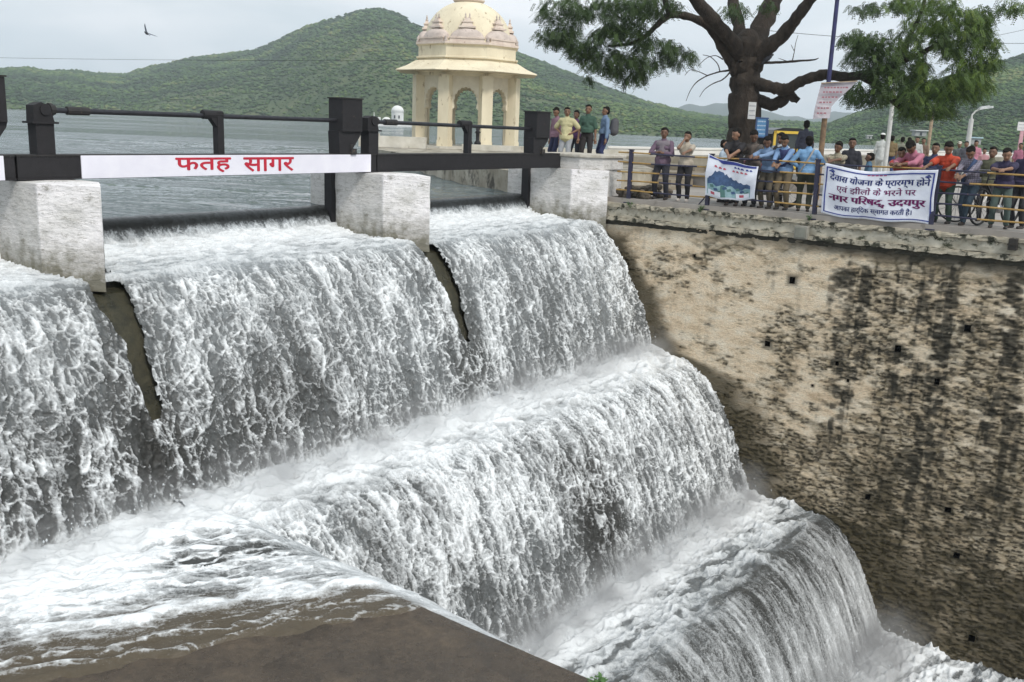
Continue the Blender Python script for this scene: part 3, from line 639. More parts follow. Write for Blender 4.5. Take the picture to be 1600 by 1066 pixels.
bevel(MB().prism([(-.9,-.32),(.12,-.3),(.55,-.02),(.62,.75),(-.9,.85)], lambda a,b_,t: Vector((a,b_,t)), .0, .26).obj('block', M_pier, ab), .02)
bevel(MB().prism([(-.93,-.36),(.14,-.34),(.6,-.04),(.68,.78),(-.93,.88)], lambda a,b_,t: Vector((a,b_,t)), .26, .33).obj('cap', pm('old_white_cap',(.55,.52,.46),(.34,.3,.24),6,.85), ab), .02)
MB().box((-.2,.45,-.75),(1.5,.75,1.5)).obj('core', M_pier, ab)
# ================================================================ GATE BEAM, SIGN BOARD, GATE GEAR
BV, BZ0, BZ1 = -1.0, .745, 1.055
M_iron = pm('dark_painted_iron',(.014,.012,.014),(.008,.007,.008),9,.75,.0,bs=.5,bd=.006,spots=((.06,.04,.03),14,.66))
M_iron2 = pm('grimy_iron',(.028,.025,.024),(.012,.011,.011),7,.7,.0,bs=.5,bd=.006,spots=((.10,.075,.055),10,.62))
def beam(u0, u1, label, mat=M_iron, **k):
    t = thing('gate_beam', label, 'beam', W((u0+u1)/2,BV,BZ0), DAM, 'iron beams across the gates'); Lh = u1-u0
    bevel(MB().box((0,0,.155),(.02,Lh,.31-.02)).obj('web', mat, t), .003)
    MB().box((.0,0,.30),(.26,Lh,.022)).obj('top_flange', M_iron2, t); MB().box((.0,0,.011),(.26,Lh,.022)).obj('bottom_flange', mat, t)
    f = MB(); n = int(Lh/.9)
    f.box((.112,0,.155),(.016,Lh-.01,.262)); f.obj('face_plate', mat, t)
    g = MB()
    for i in range(int(Lh/.11)): g.ball((.118,-Lh/2+.06+i*.11,.284),(.009,.012,.012),6,4)
    g.obj('rivets', M_iron2, t); return t
beam(-19, -12.52, 'dark iron beam section running off the left edge behind the white board end')
beam(-12.5, -6.22, 'long iron beam carrying the white board with red lettering')
beam(-6.2, .42, 'plain dark iron beam section between middle pier and right abutment')
M_board = pm('white_board_paint',(.82,.80,.86),(.74,.72,.80),3,.5,bs=.1)
M_red = pm('red_sign_paint',(.55,.015,.04),(.42,.01,.03),6,.5,bs=.05)
def board(u0, u1, label):
    t = thing('sign_board', label, 'sign board', W((u0+u1)/2,BV+.135,BZ0), DAM, 'white boards fixed on the gate beam')
    bevel(MB().box((0,0,.152),(.022,u1-u0,.296)).obj('panel', M_board, t), .004); return t
def text_mesh(name, s, size, mat, bold=.0, extr=.002, align='CENTER'):
    c = bpy.data.curves.new(name,'FONT'); c.body = s; c.size = size; c.align_x = align; c.offset = bold; c.extrude = extr; c.resolution_u = 4
    o = bpy.data.objects.new(name, c); COL.objects.link(o); bpy.context.view_layer.update()
    dg = bpy.context.evaluated_depsgraph_get(); me = bpy.data.meshes.new_from_object(o.evaluated_get(dg)); me.name = name
    bpy.data.objects.remove(o); me.materials.clear(); me.materials.append(mat); return me
def put_text(me, name, parent, fn, sx=1, sy=1):
    """fn(x, y, depth) -> parent-local point; letters are laid on the surface that fn describes"""
    for v in me.vertices: v.co = fn(v.co.x*sx, v.co.y*sy, v.co.z)
    o = bpy.data.objects.new(name, me); COL.objects.link(o); o.parent = parent; return o
def on_board_u(px, py):                                   # u on the board plane
    d = ray(px, py); o = Vector((-OX,-OY,0)); nv_ = Vector((EV[0],EV[1],0)); t = (BV+.135-o.dot(nv_))/d.dot(nv_); p = Vector((0,0,EYE))+d*t
    return (p.x-OX)*EU[0]+(p.y-OY)*EU[1], p.z
ul = on_board_u(127,260)[0]; ur = on_board_u(579,255)[0]; print('board', ul, ur, on_board_u(127,242), on_board_u(127,277), on_board_u(579,241), on_board_u(579,268))
bd = board(ul, ur, 'long white sign board with red Hindi lettering on the beam between two piers')
board(-19.2, on_board_u(6,260)[0], 'white sign board end cut off by the left edge of the view')
for s, x0, x1 in (('फतह',274,360),('सागर',380,458)):
    a, za = on_board_u(x0,260); c_, zc = on_board_u(x1,258); me = text_mesh('lettering', s, .25, M_red, .0, .0005)
    xs = [v.co.x for v in me.vertices]; ys = [v.co.y for v in me.vertices]; w_ = max(xs)-min(xs); h_ = max(ys)-min(ys)
    mid = (a+c_)/2-(ul+ur)/2; cx_ = (max(xs)+min(xs))/2; cy_ = (max(ys)+min(ys))/2; kx = (c_-a)/w_; ky = .205/h_
    bm = bmesh.new()
    for n_, (dx, dy) in enumerate(((0,0),(-.007,.0),(.007,.0),(0,.006),(0,-.006))):  # a brush stroke wider than the thin letter form
        m2 = me.copy()
        for v in m2.vertices: v.co = Vector((.0125+.0006*n_+v.co.z, (v.co.x-cx_)*kx+mid+dx, .158+(v.co.y-cy_)*ky+dy))
        bm.from_mesh(m2); bpy.data.meshes.remove(m2)
    bm.to_mesh(me); bm.free(); o = bpy.data.objects.new('lettering', me); COL.objects.link(o); o.parent = bd
# gate leaves: low iron shutters in the slots, and black channel posts
def gate(u0, u1, label):
    t = thing('sluice_gate', label, 'gate', W((u0+u1)/2,-1.80,-.6), DAM, 'sluice gates under the flowing lip'); Lh = u1-u0
    MB().box((0,0,.28),(.08,Lh,.58)).obj('leaf', M_iron2, t)
    for s in (-1,1):
        MB().box((.10,s*(Lh/2+.0),.66),(.18,.10,1.34)).obj('channel_post', M_iron, t)
gate(-11.66,-6.55,'dark sluice gate under the wide left opening'); gate(-5.64,-.55,'dark sluice gate in the opening right of the middle pier'); gate(-17.6,-12.55,'dark sluice gate of the opening at the left edge')
def pedestal(u, label, top=1.46, w_=.30, brg=1.62, grp='bearing pedestals of the gate shafts'):
    t = thing('bearing_pedestal', label, 'pedestal', W(u,BV,BZ1), DAM, grp); h = top-BZ1
    MB().box((0,0,h/2),(.20,w_*.78,h)).box((0,0,h-.01),(.26,w_*1.12,.025)).obj('column', M_iron, t)
    MB().prism([(-w_*.45,h),(w_*.45,h),(w_*.28,h+.2),(-w_*.1,h+.24),(-w_*.42,h+.2)], lambda a,b_,t_: Vector((t_,a,b_)), -.09, .09).tube([(-.11,.02,h+.15),(.11,.02,h+.15)],.07,12).obj('bearing', M_iron, t)
    MB().tube([(0,-.1,h+.15),(0,.19,h+.15)],.062,12).tube([(0,.11,h+.15),(0,.15,h+.15)],.085,12).obj('coupling', M_iron2, t)
    return t
def stay(u, label, top=1.66):
    t = thing('shaft_support', label, 'support post', W(u,BV,BZ1), DAM, 'slim shaft supports'); h = top-BZ1
    MB().box((0,0,h/2),(.12,.11,h)).obj('post', M_iron, t)
    MB().prism([(-.05,h),(-.05,h-.22),(-.19,h-.05),(-.25,h-.02),(-.25,h+.0)], lambda a,b_,t_: Vector((t_,a,b_)), -.05, .05).tube([(0,-.27,h-.04),(0,.06,h-.04)],.065,12).obj('bracket', M_iron, t)
def gearbox(u, label, top=1.96, w_=.46):
    t = thing('gear_box', label, 'gear box', W(u,BV,BZ1), DAM, 'tall black gear boxes over the piers'); h = top-BZ1
    bevel(MB().box((0,0,h-.27),(.34,w_,.54)).obj('housing', M_iron, t), .012)
    MB().box((0,0,h+.006),(.37,w_+.03,.02)).obj('lid', M_iron2, t)
    MB().prism([(-w_/2-.05,h-.53),(w_/2+.01,h-.53),(w_/2-.01,h-.60),(.02,.06),(.02,0),(-w_/2-.03,0)], lambda a,b_,t_: Vector((t_,a,b_)), -.13, .13).obj('bracket', M_iron, t)
    MB().tube([(.13,.0,.05),(.13,.0,.16)],.035,8).box((.15,.03,.04),(.05,.12,.1)).obj('chain_guide', M_iron2, t)
pedestal(-12.1,'black bearing pedestal with flanged cap standing above the nearest white pier')
stay(-9.42,'black slim post halfway along the left shaft above the red lettering')
gearbox(-6.84,'tall black gear box left of the middle pier')
pedestal(-6.27,'black bearing pedestal beside the tall gear box over the middle pier')
stay(-3.56,'black slim post in front of the domed pavilion')
gearbox(-1.20,'black gear box just left of the group of standing men',1.92,.50)
gearbox(-12.82,'black gear box cut off by the left edge of the view',1.98,.46)
pedestal(-18.0,'black bearing pedestal beyond the left edge')
def shaft(u0,u1,z0,z1,label):
    t = thing('drive_shaft', label, 'shaft', W(u0,BV,0), DAM, 'long drive shafts'); MB().tube([(0,0,z0),(0,u1-u0,z1)],.036,10).obj('rod', pm('shaft_steel',(.055,.055,.062),(.03,.03,.035),12,.4,.6), t)
    MB().tube([(0,.25,z0),(0,.55,z0+(z1-z0)*.03)],.055,10).obj('sleeve', M_iron2, t)
shaft(-12.0,-7.05,1.605,1.60,'left drive shaft running over the lettered sign board')
shaft(-6.15,-1.4,1.60,1.565,'right drive shaft passing in front of the domed pavilion')
# ================================================================ JETTY, PAVILION
M_jet = pm('jetty_plaster',(.50,.46,.38),(.20,.17,.12),1.1,.85,bs=.4,spots=((.07,.06,.045),1.6,.52))
jt = thing('jetty','pale plastered stone jetty carrying the domed pavilion out into the lake','jetty',(0,0,0))
jp = [(W(-.45,-2.3).x,W(-.45,-2.3).y),(W(.9,-.75).x,W(.9,-.75).y),(3.7,26.0),(3.9,44),(-5.9,44),(-6.0,37.2)]
MB().prism(jp, lambda a,b_,t: Vector((a,b_,t)), -1.2, .60).obj('jetty_body', M_jet, jt)
kb = MB(); kb.box((-4.75,37.3,.82),(2.4,.5,.42)); kb.box((-5.75,37.5,.86),(.7,.8,.5)); kb.box((1.0,37.6,.72),(6.4,.3,.22)); kb.obj('kerb_wall', pm('whitewashed_kerb',(.66,.63,.56),(.42,.39,.32),2,.85,spots=((.12,.1,.07),3,.63)), jt)
M_cream = pm('cream_limewash',(.78,.70,.52),(.62,.54,.39),1.3,.8,bs=.35,stretch=(1,1,.45),spots=((.36,.28,.17),5,.60))
M_creamd = pm('cream_arch_panel',(.74,.68,.54),(.58,.52,.40),2,.85,bs=.3)
M_pink = pm('faded_pink_plaster',(.62,.53,.47),(.42,.35,.31),3,.85,bs=.5,spots=((.22,.17,.15),7,.6))
M_pink2 = pm('pale_pink_band',(.72,.62,.53),(.58,.47,.40),4,.85,spots=((.35,.22,.17),9,.62))
PC = at(727,228,41.3); PB_ = PC.z; rot0 = R(2)
pav = thing('pavilion','cream eight-sided domed pavilion with scalloped arches and wide eave on the jetty','pavilion',(PC.x,PC.y,.60),rot0)
b0 = PB_-.60
def octa(rf, ph=0):                                      # corner points, rf = distance to flats; one flat faces the camera (-y)
    rc = rf/math.cos(math.pi/8); return [(rc*math.cos(-math.pi/2+math.pi/8+k*math.pi/4), rc*math.sin(-math.pi/2+math.pi/8+k*math.pi/4)) for k in range(8)]
def oct_ring(mb, prof):
    vs = []; fs = []
    for r_, z_ in prof: vs += [(x,y,z_) for x,y in octa(r_)]
    for i in range(len(prof)-1):
        for k in range(8): j = (k+1)%8; fs.append((i*8+k,i*8+j,(i+1)*8+j,(i+1)*8+k))
    fs.append(tuple(range(8))[::-1]); fs.append(tuple((len(prof)-1)*8+k for k in range(8))); return mb.add(vs,fs)
oct_ring(MB(), [(2.45,-.35),(2.45,b0-.12),(2.35,b0-.12),(2.35,b0)]).obj('plinth', MC['whitewashed_kerb'], pav)
for x,y in octa(1.93):
    a = math.atan2(y,x); Rm = Matrix.Rotation(a,3,'Z')
    MB().box((x,y,b0+1.39),(.40,.46,2.78),Rm).box((x,y,b0+.12),(.44,.5,.24),Rm).box((x,y,b0+1.02),(.39,.45,.06),Rm).obj('column', M_cream, pav)
def foil(w_, zs, top, n=9):                              # multifoil arch outline from left springing to right
    pts = []; r_ = w_; cx = 0
    for i in range(n):
        a0 = math.pi-math.pi*i/n; a1 = math.pi-math.pi*(i+1)/n; am = (a0+a1)/2
        for k in range(6):
            t = k/5; a = a0+(a1-a0)*t; rr = 1+.10*math.sin(math.pi*t)
            pts.append((w_*math.cos(a)*rr, zs+(top-zs)*math.sin(a)**.85*rr))
    return pts
side = 2*1.93*math.tan(math.pi/8)
for k in range(8):
    a = -math.pi/2+k*math.pi/4; nx, ny = math.cos(a), math.sin(a); tx, ty = -ny, nx
    hw = side/2-.16; aw = .44
    arch = foil(aw, 1.62, 2.28)
    poly_ = [(-hw,0),(-hw,2.80),(hw,2.80),(hw,0),(aw+.09,0),(aw+.09,1.45),(aw,1.52)]+arch[::-1]+[(-aw,1.52),(-aw-.09,1.45),(-aw-.09,0)]
    f = lambda p,q,t: Vector((nx*(1.93-t)+tx*p, ny*(1.93-t)+ty*p, b0+q))
    MB().prism(poly_, f, .06, .24).obj('arch_panel', M_creamd, pav)
oct_ring(MB(), [(1.98,b0+2.76),(1.98,b0+2.88),(2.1,b0+2.92),(2.1,b0+3.00),(2.0,b0+3.26)]).obj('architrave', M_cream, pav)
oct_ring(MB(), [(1.95,b0+3.22),(2.84,b0+2.91),(2.86,b0+2.93),(2.84,b0+2.96),(2.45,b0+3.12),(2.08,b0+3.34),(1.9,b0+3.38)]).obj('eave', M_cream, pav)
oct_ring(MB(), [(1.96,b0+3.31),(1.96,b0+3.42),(2.06,b0+3.44),(2.06,b0+3.49),(1.97,b0+3.51),(1.97,b0+3.92),(2.03,b0+3.94),(2.06,b0+4.02),(2.0,b0+4.06),(1.92,b0+4.18),(1.5,b0+4.22)]).obj('drum', M_cream, pav)
oct_ring(MB(), [(1.975,b0+3.95),(2.075,b0+3.97),(2.075,b0+4.05),(1.975,b0+4.06)]).obj('cornice', M_pink2, pav)
pr_ = [(1.78*math.cos(t), 1.62*math.sin(t)) for t in np.linspace(0,1.40,20)]
dome = MB().lathe([(1.72,b0+4.06)]+[(r_,b0+4.18+z_) for r_,z_ in pr_], n=48).obj('dome', M_cream, pav, True)
zt = b0+4.18+1.62*math.sin(1.40)
MB().lathe([(.42,zt-.12),(.62,zt-.02),(.66,zt+.05),(.50,zt+.10),(.55,zt+.16),(.4,zt+.24),(.16,zt+.30),(.22,zt+.42),(.12,zt+.55),(.15,zt+.7),(.05,zt+.85),(.02,zt+1.2),(0,zt+1.25)], n=24).obj('finial', M_pink2, pav, True)
for k in range(8):                                       # little curved-roof kiosks round the drum
    a = -math.pi/2+k*math.pi/4; Rm = Matrix.Rotation(a+math.pi/2,3,'Z'); c0 = Vector((math.cos(a)*1.70, math.sin(a)*1.70, b0+4.08))
    kb = MB(); n = 18; prof = []
    for i in range(n+1):                                  # barrel with drooping ends, along local x
        t = -1+2*i/n; x_ = t*.74; rr = math.sqrt(max(0,1-abs(t)**2.6)); droop = -.03-.07*t*t
        for j in range(9):
            q = math.pi*j/8; prof.append(Rm @ Vector((x_*(1-.03*abs(math.sin(q))), -.36*rr*math.cos(q)*(1 if j<4 else 1), .12+droop+.42*rr*math.sin(q)**.8+.0))+c0)
    fs = [(i*9+j,i*9+j+1,(i+1)*9+j+1,(i+1)*9+j) for i in range(n) for j in range(8)]
    kr = MB().add(prof, fs).obj('kiosk_roof', M_pink, pav, True)
    MB().box(c0+Rm@Vector((0,-.08,.02)),(1.36,.5,.16),Rm).box(c0+Rm@Vector((0,-.05,.12)),(1.42,.62,.05),Rm).obj('kiosk_base', M_pink2, kr)
    MB().box(c0+Rm@Vector((0,0,.55)),(.66,.34,.07),Rm).box(c0+Rm@Vector((0,0,.64)),(.50,.26,.16),Rm,.7).box(c0+Rm@Vector((0,0,.745)),(.46,.24,.05),Rm).box(c0+Rm@Vector((0,0,.83)),(.30,.16,.14),Rm,.6).obj('kiosk_cap', M_pink2, kr)
    for s in (-1,1): MB().lathe([(.035,0),(.05,.04),(.02,.08),(.035,.12),(.008,.2),(0,.24)], c0+Rm@Vector((s*.08,0,.88)), 8).obj('kiosk_finial', M_pink, kr, True)
for x,y in octa(2.0): MB().lathe([(.07,0),(.09,.05),(.05,.1),(.075,.16),(.02,.24),(0,.3)], (x*.99,y*.99,b0+4.04), 8).obj('corner_finial', M_pink, pav, True)
# two little dark figures-like bollards on the pavilion floor
for px in (733,746):
    q = at(px,230,37.9); t = thing('bollard','small dark cast bollard, '+('left' if px<740 else 'right')+' of two on the jetty before the pavilion','bollard',(q.x,q.y,.83),0,'dark bollards before the pavilion')
    MB().lathe([(.13,0),(.13,.08),(.07,.14),(.075,.42),(.12,.46),(.06,.52),(.09,.6),(0,.68)],n=10).obj('shaft', M_iron, t, True)
# ================================================================ FAR BUILDINGS
M_white = pm('white_render',(.78,.78,.76),(.64,.64,.62),.5,.7)
M_dkwin = pm('dark_glass',(.03,.035,.04),None,3,.25)
Q = at(621,192,235); obs = thing('observatory','white domed observatory tower on the far shore left of the pavilion','observatory',(Q.x,Q.y,ZL),0)
k = 235/1500
MB().lathe([(1.45,0),(1.45,3.3),(1.55,3.35),(1.55,3.5)],n=20).obj('tower', M_white, obs, False)
MB().lathe([(1.5*math.cos(t),3.5+1.35*math.sin(t)) for t in np.linspace(0,1.57,10)],n=20).obj('dome', M_white, obs, True)
for a in (-1.9,-1.2): MB().box((1.46*math.cos(a),1.46*math.sin(a),2.2),(.3,.3,.7),Matrix.Rotation(a,3,'Z')).obj('window', M_dkwin, obs)
MB().box((-3.5,0,.6),(6.5,2.4,1.2)).box((2.6,0,.35),(3.4,2.4,.7)).obj('annex', M_white, obs); MB().lathe([(1.1*math.cos(t),1.1+1.0*math.sin(t)) for t in np.linspace(0,1.57,8)],(-2.6,0,0),14).obj('small_dome', M_white, obs, True)
MB().tube([(-5.6,0,1),(-5.6,0,3.1)],.09,6).box((-4.6,0,1.5),(1.0,1,1.0)).obj('mast', M_white, obs)
def hut(px, py, D, w_, h_, label, roof=(.7,.7,.68)):
    q = at(px,py,D); t = thing('hut',label,'hut',(q.x,q.y,q.z-h_),.1)
    MB().box((0,0,h_*.4),(w_,w_*.6,h_*.8)).obj('wall', pm('hut_wall_%d'%px,(.35,.36,.34)), t); MB().box((0,0,h_*.9),(w_*1.2,w_*.9,h_*.16)).obj('roof', pm('hut_roof_%d'%px,roof), t)
    MB().box((0,-w_*.31,h_*.35),(w_*.2,.05,h_*.5)).obj('door', M_dkwin, t)
hut(1437,203,176,2.1,1.1,'small shelter with a thin white roof on the far shore between two sign posts')
hut(1523,214,172,1.9,1.3,'small hut with pale blue roof on the far shore right of the street lamp',(.45,.62,.66))
hut(1358,211,205,1.1,.8,'tiny white hut on the far shore left of the pale pole')
hut(1222,200,240,2.4,1.2,'low pinkish house among trees on the far shore behind the yellow rickshaw',(.6,.42,.36))
hut(1190,200,245,3.0,1.0,'low pale house on the far shore beside the blue notice board',(.6,.5,.42))
# white lakeside parapet at the far side of the promenade
lw = thing('lakeside_wall','low white parapet along the lake behind the people','wall',(0,0,0))
line = [at(950,240,39),at(1110,246,44),at(1290,252,56),at(1450,252,68),at(1700,258,80)]
MB().prism([(p.x,p.y) for p in line]+[(p.x,p.y+.5) for p in line[::-1]], lambda a,b_,t: Vector((a,b_,t)), G0-.3, .85).obj('parapet_run', pm('white_limewash',(.80,.78,.74),(.66,.64,.60),.6,.8,spots=((.4,.38,.33),1.2,.66)), lw)
MB().prism([(p.x,p.y-.06) for p in line]+[(p.x,p.y+.56) for p in line[::-1]], lambda a,b_,t: Vector((a,b_,t)), .85, .93).obj('coping', MC['white_limewash'], lw)
st3 = thing('lakeside_seat','long beige stone seat step in front of the white lakeside parapet','stone seat',(0,0,0))
MB().prism([(p.x,p.y-2.6) for p in line]+[(p.x,p.y-.08) for p in line[::-1]], lambda a,b_,t: Vector((a,b_,t)), G0-.3, .62).obj('seat_run', pm('beige_seat',(.30,.27,.21),(.17,.15,.11),1.2,.85,bs=.4), st3)
# stone steps down to the lake behind the railing on the left
MB().box((0,0,0),(1,1,1)) if False else None
stp = thing('lake_steps','worn brown stone steps behind the railing beside the abutment','steps',W(2.2,-.2,G0),DAM)
for i in range(4): MB().box((-1.6-.5*i,1.6+i*1.3,.04+i*.07),(3.0+i*.4,1.3,.10+i*.14)).obj('step', pm('brown_step',(.34,.29,.22),(.18,.15,.11),1.6,.9,bs=.5), stp)
rub = thing('rubble_heap','dark rubble slope between the white abutment and the start of the railing','rubble',W(.35,.25,0),DAM)
g = random.Random(5); rb = MB()
for i in range(60): rb.ball((g.uniform(-.35,.75),g.uniform(-.15,.9),.05+g.uniform(0,.45)*max(0,1-abs(g.uniform(-.3,1)))),(g.uniform(.06,.16),g.uniform(.06,.14),g.uniform(.04,.1)),7,5,Matrix.Rotation(g.uniform(0,3),3,'Z'))
rb.obj('stones', M_rub, rub)
MB().box((.2,.5,-.1),(1.2,1.2,.5),None,.8).obj('mound', M_rub, rub)

# ================================================================ the damp monsoon air
hzm = bpy.data.materials.new('haze_air'); hzm.use_nodes = True; hn = hzm.node_tree; hn.nodes.remove(hn.nodes['Principled BSDF'])
pvn = hn.nodes.new('ShaderNodeVolumePrincipled'); pvn.inputs['Color'].default_value = (.86,.93,1,1); pvn.inputs['Density'].default_value = .0006; pvn.inputs['Anisotropy'].default_value = .2
hn.links.new(pvn.outputs[0], hn.nodes['Material Output'].inputs['Volume'])
hz = MB().box((0,600,42),(3200,1500,106)).obj('haze', hzm, None); hz['kind'] = 'stuff'; hz['label'] = 'thin grey monsoon haze over the lake and hills'; hz['category'] = 'haze'
# ================================================================ RAILING
M_navy = pm('navy_railing_paint',(.03,.03,.07),(.02,.02,.04),12,.6,spots=((.16,.09,.04),16,.62))
M_yel = pm('yellow_railing_paint',(.44,.28,.08),(.28,.16,.05),12,.55,spots=((.2,.12,.05),14,.66))
fen = thing('railing','yellow and navy pipe railing along the top of the tall wall','railing',W(.1,0,0),DAM)
POSTS = [.62,2.5,4.75,6.93,9.0,11.1,13.2]
for i, v_ in enumerate(POSTS):
    tl = .03*math.sin(i*2.3)
    MB().box((v_,0,.60),(.075,.075,1.20),Matrix.Rotation(tl,3,'Y')).box((v_+tl*.6,0,1.20),(.095,.095,.02)).box((v_,0,.06),(.16,.16,.03)).obj('post', M_navy, fen)
    if i in (1,): MB().tube([(v_-.28,0,.05),(v_-.03,0,.36)],.014,6).obj('brace', M_navy, fen)
for j, z_ in enumerate((1.13,.93,.73,.53,.32)):
    rail = MB(); fl_ = []; v_ = .3
    g = random.Random(j*7+1); k = j % 2; segs = []
    a = .3; col = 1
    while a < 13.3:
        ln = (g.uniform(.75,1.05) if col else g.uniform(.75,1.1)); b_ = min(13.4,a+ln)
        n0 = len(rail.f); sag = lambda q: z_+.010*math.sin(q*2.1+j*1.7)
        rail.tube([(a,0,sag(a)),((a+b_)/2,.004,sag((a+b_)/2)),(b_,0,sag(b_))], .0165, 8, False); fl_ += [col]*(len(rail.f)-n0); a = b_; col = 1-col
    o = mesh('rail', rail.v, rail.f, [M_navy, M_yel], fen, True)
    o.data.polygons.foreach_set('material_index', fl_)
# ================================================================ CLOTH BANNERS
def cloth_mat(name, c1, c2):
    m, N, L, b = nodes(name); v = mapping(N, L); c = ramp(N, L, noise(N,L,v,3,4), [(.3,c2),(.7,c1)])
    L.new(c, b.inputs['Base Color']); b.inputs['Roughness'].default_value = .75; bump(N,L,b,noise(N,L,v,9,4),.4,.02); MC[name] = m; return m
M_cloth = cloth_mat('banner_cloth',(.80,.82,.88),(.62,.64,.74)); M_blue = pm('banner_blue_ink',(.03,.05,.28),None,8,.7); M_pur = pm('banner_purple_ink',(.30,.03,.20),None,8,.7)
M_teal = pm('banner_slate_ink',(.06,.12,.25),(.03,.06,.13),14,.7); M_rose = pm('banner_rose_ink',(.55,.10,.14),None,8,.7)
def banner(label, v0, v1, ztl, ztr, zbl, zbr, sagt, seed):
    t = thing('cloth_banner', label, 'banner', W(.045,(v0+v1)/2,0), DAM, 'cloth banners tied to the railing'); wd = v1-v0
    g = random.Random(seed); ph = [g.uniform(0,6) for _ in range(6)]
    def surf(a, q, d=0):                                  # a, q in 0..1 (left-right, bottom-top)
        top = ztl+(ztr-ztl)*a - sagt*math.sin(math.pi*a)+.018*math.sin(9*a+ph[0]); bot = zbl+(zbr-zbl)*a+.03*math.sin(5*a+ph[1])+.012*math.sin(14*a+ph[2])
        z_ = bot+(top-bot)*q
        dep = .022*math.sin(7*a+4*q+ph[3])+.016*math.sin(15*a-9*q+ph[4])+.028*(1-q)*math.sin(4*a+ph[5])+.03*math.sin(math.pi*a)*math.sin(math.pi*q)+.02*math.exp(-((a-.55-.4*(q-.5))/.035)**2)
        return Vector(((a-.5)*wd+.008*math.sin(6*q+ph[0]), -dep-.03-d, z_))
    n, m_ = 80, 36; vs = []; fs = []
    for i in range(n+1):
        for j in range(m_+1): vs.append(surf(i/n, j/m_))
    for i in range(n):
        for j in range(m_): k = i*(m_+1)+j; fs.append((k,k+m_+1,k+m_+2,k+1))
    o = mesh('cloth', vs, fs, M_cloth, t, True); so_ = o.modifiers.new('thick','SOLIDIFY'); so_.thickness = .002
    return t, surf, wd
def lettering(parent, surf, s, a0, a1, q0, q1, mat, name='lettering', bold=2):
    me = text_mesh(name, s, 1, mat, 0, .0005); xs = [v.co.x for v in me.vertices]; ys = [v.co.y for v in me.vertices]; x0, x1, y0, y1 = min(xs), max(xs), min(ys), max(ys)
    bm = bmesh.new()
    for k in range(bold+1):
        m2 = me.copy(); off = (k-bold/2)*.003
        for v in m2.vertices: v.co = surf(a0+(a1-a0)*(v.co.x-x0)/(x1-x0)+off, q0+(q1-q0)*(v.co.y-y0)/(y1-y0), .006+.0006*k)
        bm.from_mesh(m2); bpy.data.meshes.remove(m2)
    bm.to_mesh(me); bm.free(); o = bpy.data.objects.new(name, me); COL.objects.link(o); o.parent = parent
def patch(parent, surf, poly, mat, name, d=.005):
    """flat printed shape laid on the cloth; the outline is cut into strips so it follows the folds"""
    out = MB(); xs = [p[0] for p in poly]; n = 26; x0, x1 = min(xs), max(xs)
    def ys(x):
        r_ = []
        for i in range(len(poly)):
            (xa,ya),(xb,yb) = poly[i], poly[(i+1)%len(poly)]
            if (xa-x)*(xb-x) <= 0 and xa != xb: r_.append(ya+(yb-ya)*(x-xa)/(xb-xa))
        return (min(r_), max(r_)) if r_ else (0,0)
    cols = [(x0+(x1-x0)*(i+.001)/(n+.002),) for i in range(n+1)]; m_ = 6; vs = []
    for (x,) in cols:
        lo, hi = ys(x)
        for j in range(m_+1): vs.append(surf(x, lo+(hi-lo)*j/m_, d))
    fs = [(i*(m_+1)+j,(i+1)*(m_+1)+j,(i+1)*(m_+1)+j+1,i*(m_+1)+j+1) for i in range(n) for j in range(m_)]
    return mesh(name, vs, fs, mat, parent, True)
vb0 = onu(1286,300,.045)[0]; vb1 = onu(1462,300,.045)[0]
t2, s2, wd2 = banner('large white banner with four lines of Hindi lettering tied to the railing', vb0, vb1, 1.13, 1.15, .20, .12, .09, 3)
lettering(t2, s2, 'देवास योजना के प्रारम्भ होने', .06, .95, .66, .86, M_blue)
lettering(t2, s2, 'एवं झीलों के भरने पर', .14, .84, .48, .66, M_pur, bold=1)
lettering(t2, s2, '\u0928\u0917\u0930 \u092a\u093f\u0930\u0937\u0926\u094d, \u0909\u0926\u092f\u092a\u0941\u0930', .07, .93, .26, .48, M_pur, bold=4)
lettering(t2, s2, '\u0906\u092a\u0915\u093e \u0939\u093e\u0930\u094d\u093f\u0926\u0915 \u0938\u094d\u0935\u093e\u0917\u0924 \u0915\u0930\u0924\u0940 \u0939\u0948\u0964', .12, .82, .10, .26, M_blue, bold=1)
for pl_ in ([(.02,.92),(.98,.92),(.98,.945),(.02,.945)],[(.02,.04),(.98,.04),(.98,.06),(.02,.06)],[(.02,.05),(.032,.05),(.032,.94),(.02,.94)],[(.967,.05),(.98,.05),(.98,.94),(.967,.94)]): patch(t2, s2, pl_, M_blue, 'border_line')
for a_ in (.045,.90):
    patch(t2, s2, [(a_,.86),(a_+.055,.86),(a_+.05,.885),(a_+.005,.885)], M_blue, 'emblem'); patch(t2, s2, [(a_+.01,.888),(a_+.05,.888),(a_+.03,.915)], M_teal, 'emblem')
for k in range(5): patch(t2, s2, [(.40+k*.035,.905),(.425+k*.035,.905),(.425+k*.035,.922),(.40+k*.035,.922)], M_rose, 'small_print')
va0 = onu(1103,290,.045)[0]; va1 = onu(1183,285,.045)[0]
t1, s1, wd1 = banner('smaller white banner printed with a hill and lake picture, left of the lettered banner', va0, va1, 1.20, 1.02, .33, .33, .05, 9)
patch(t1, s1, [(.04,.05),(.90,.05),(.90,.30),(.70,.34),(.5,.44),(.04,.44)], pm('print_water',(.35,.50,.52),(.16,.30,.34),9,.7), 'printed_lake', .004)
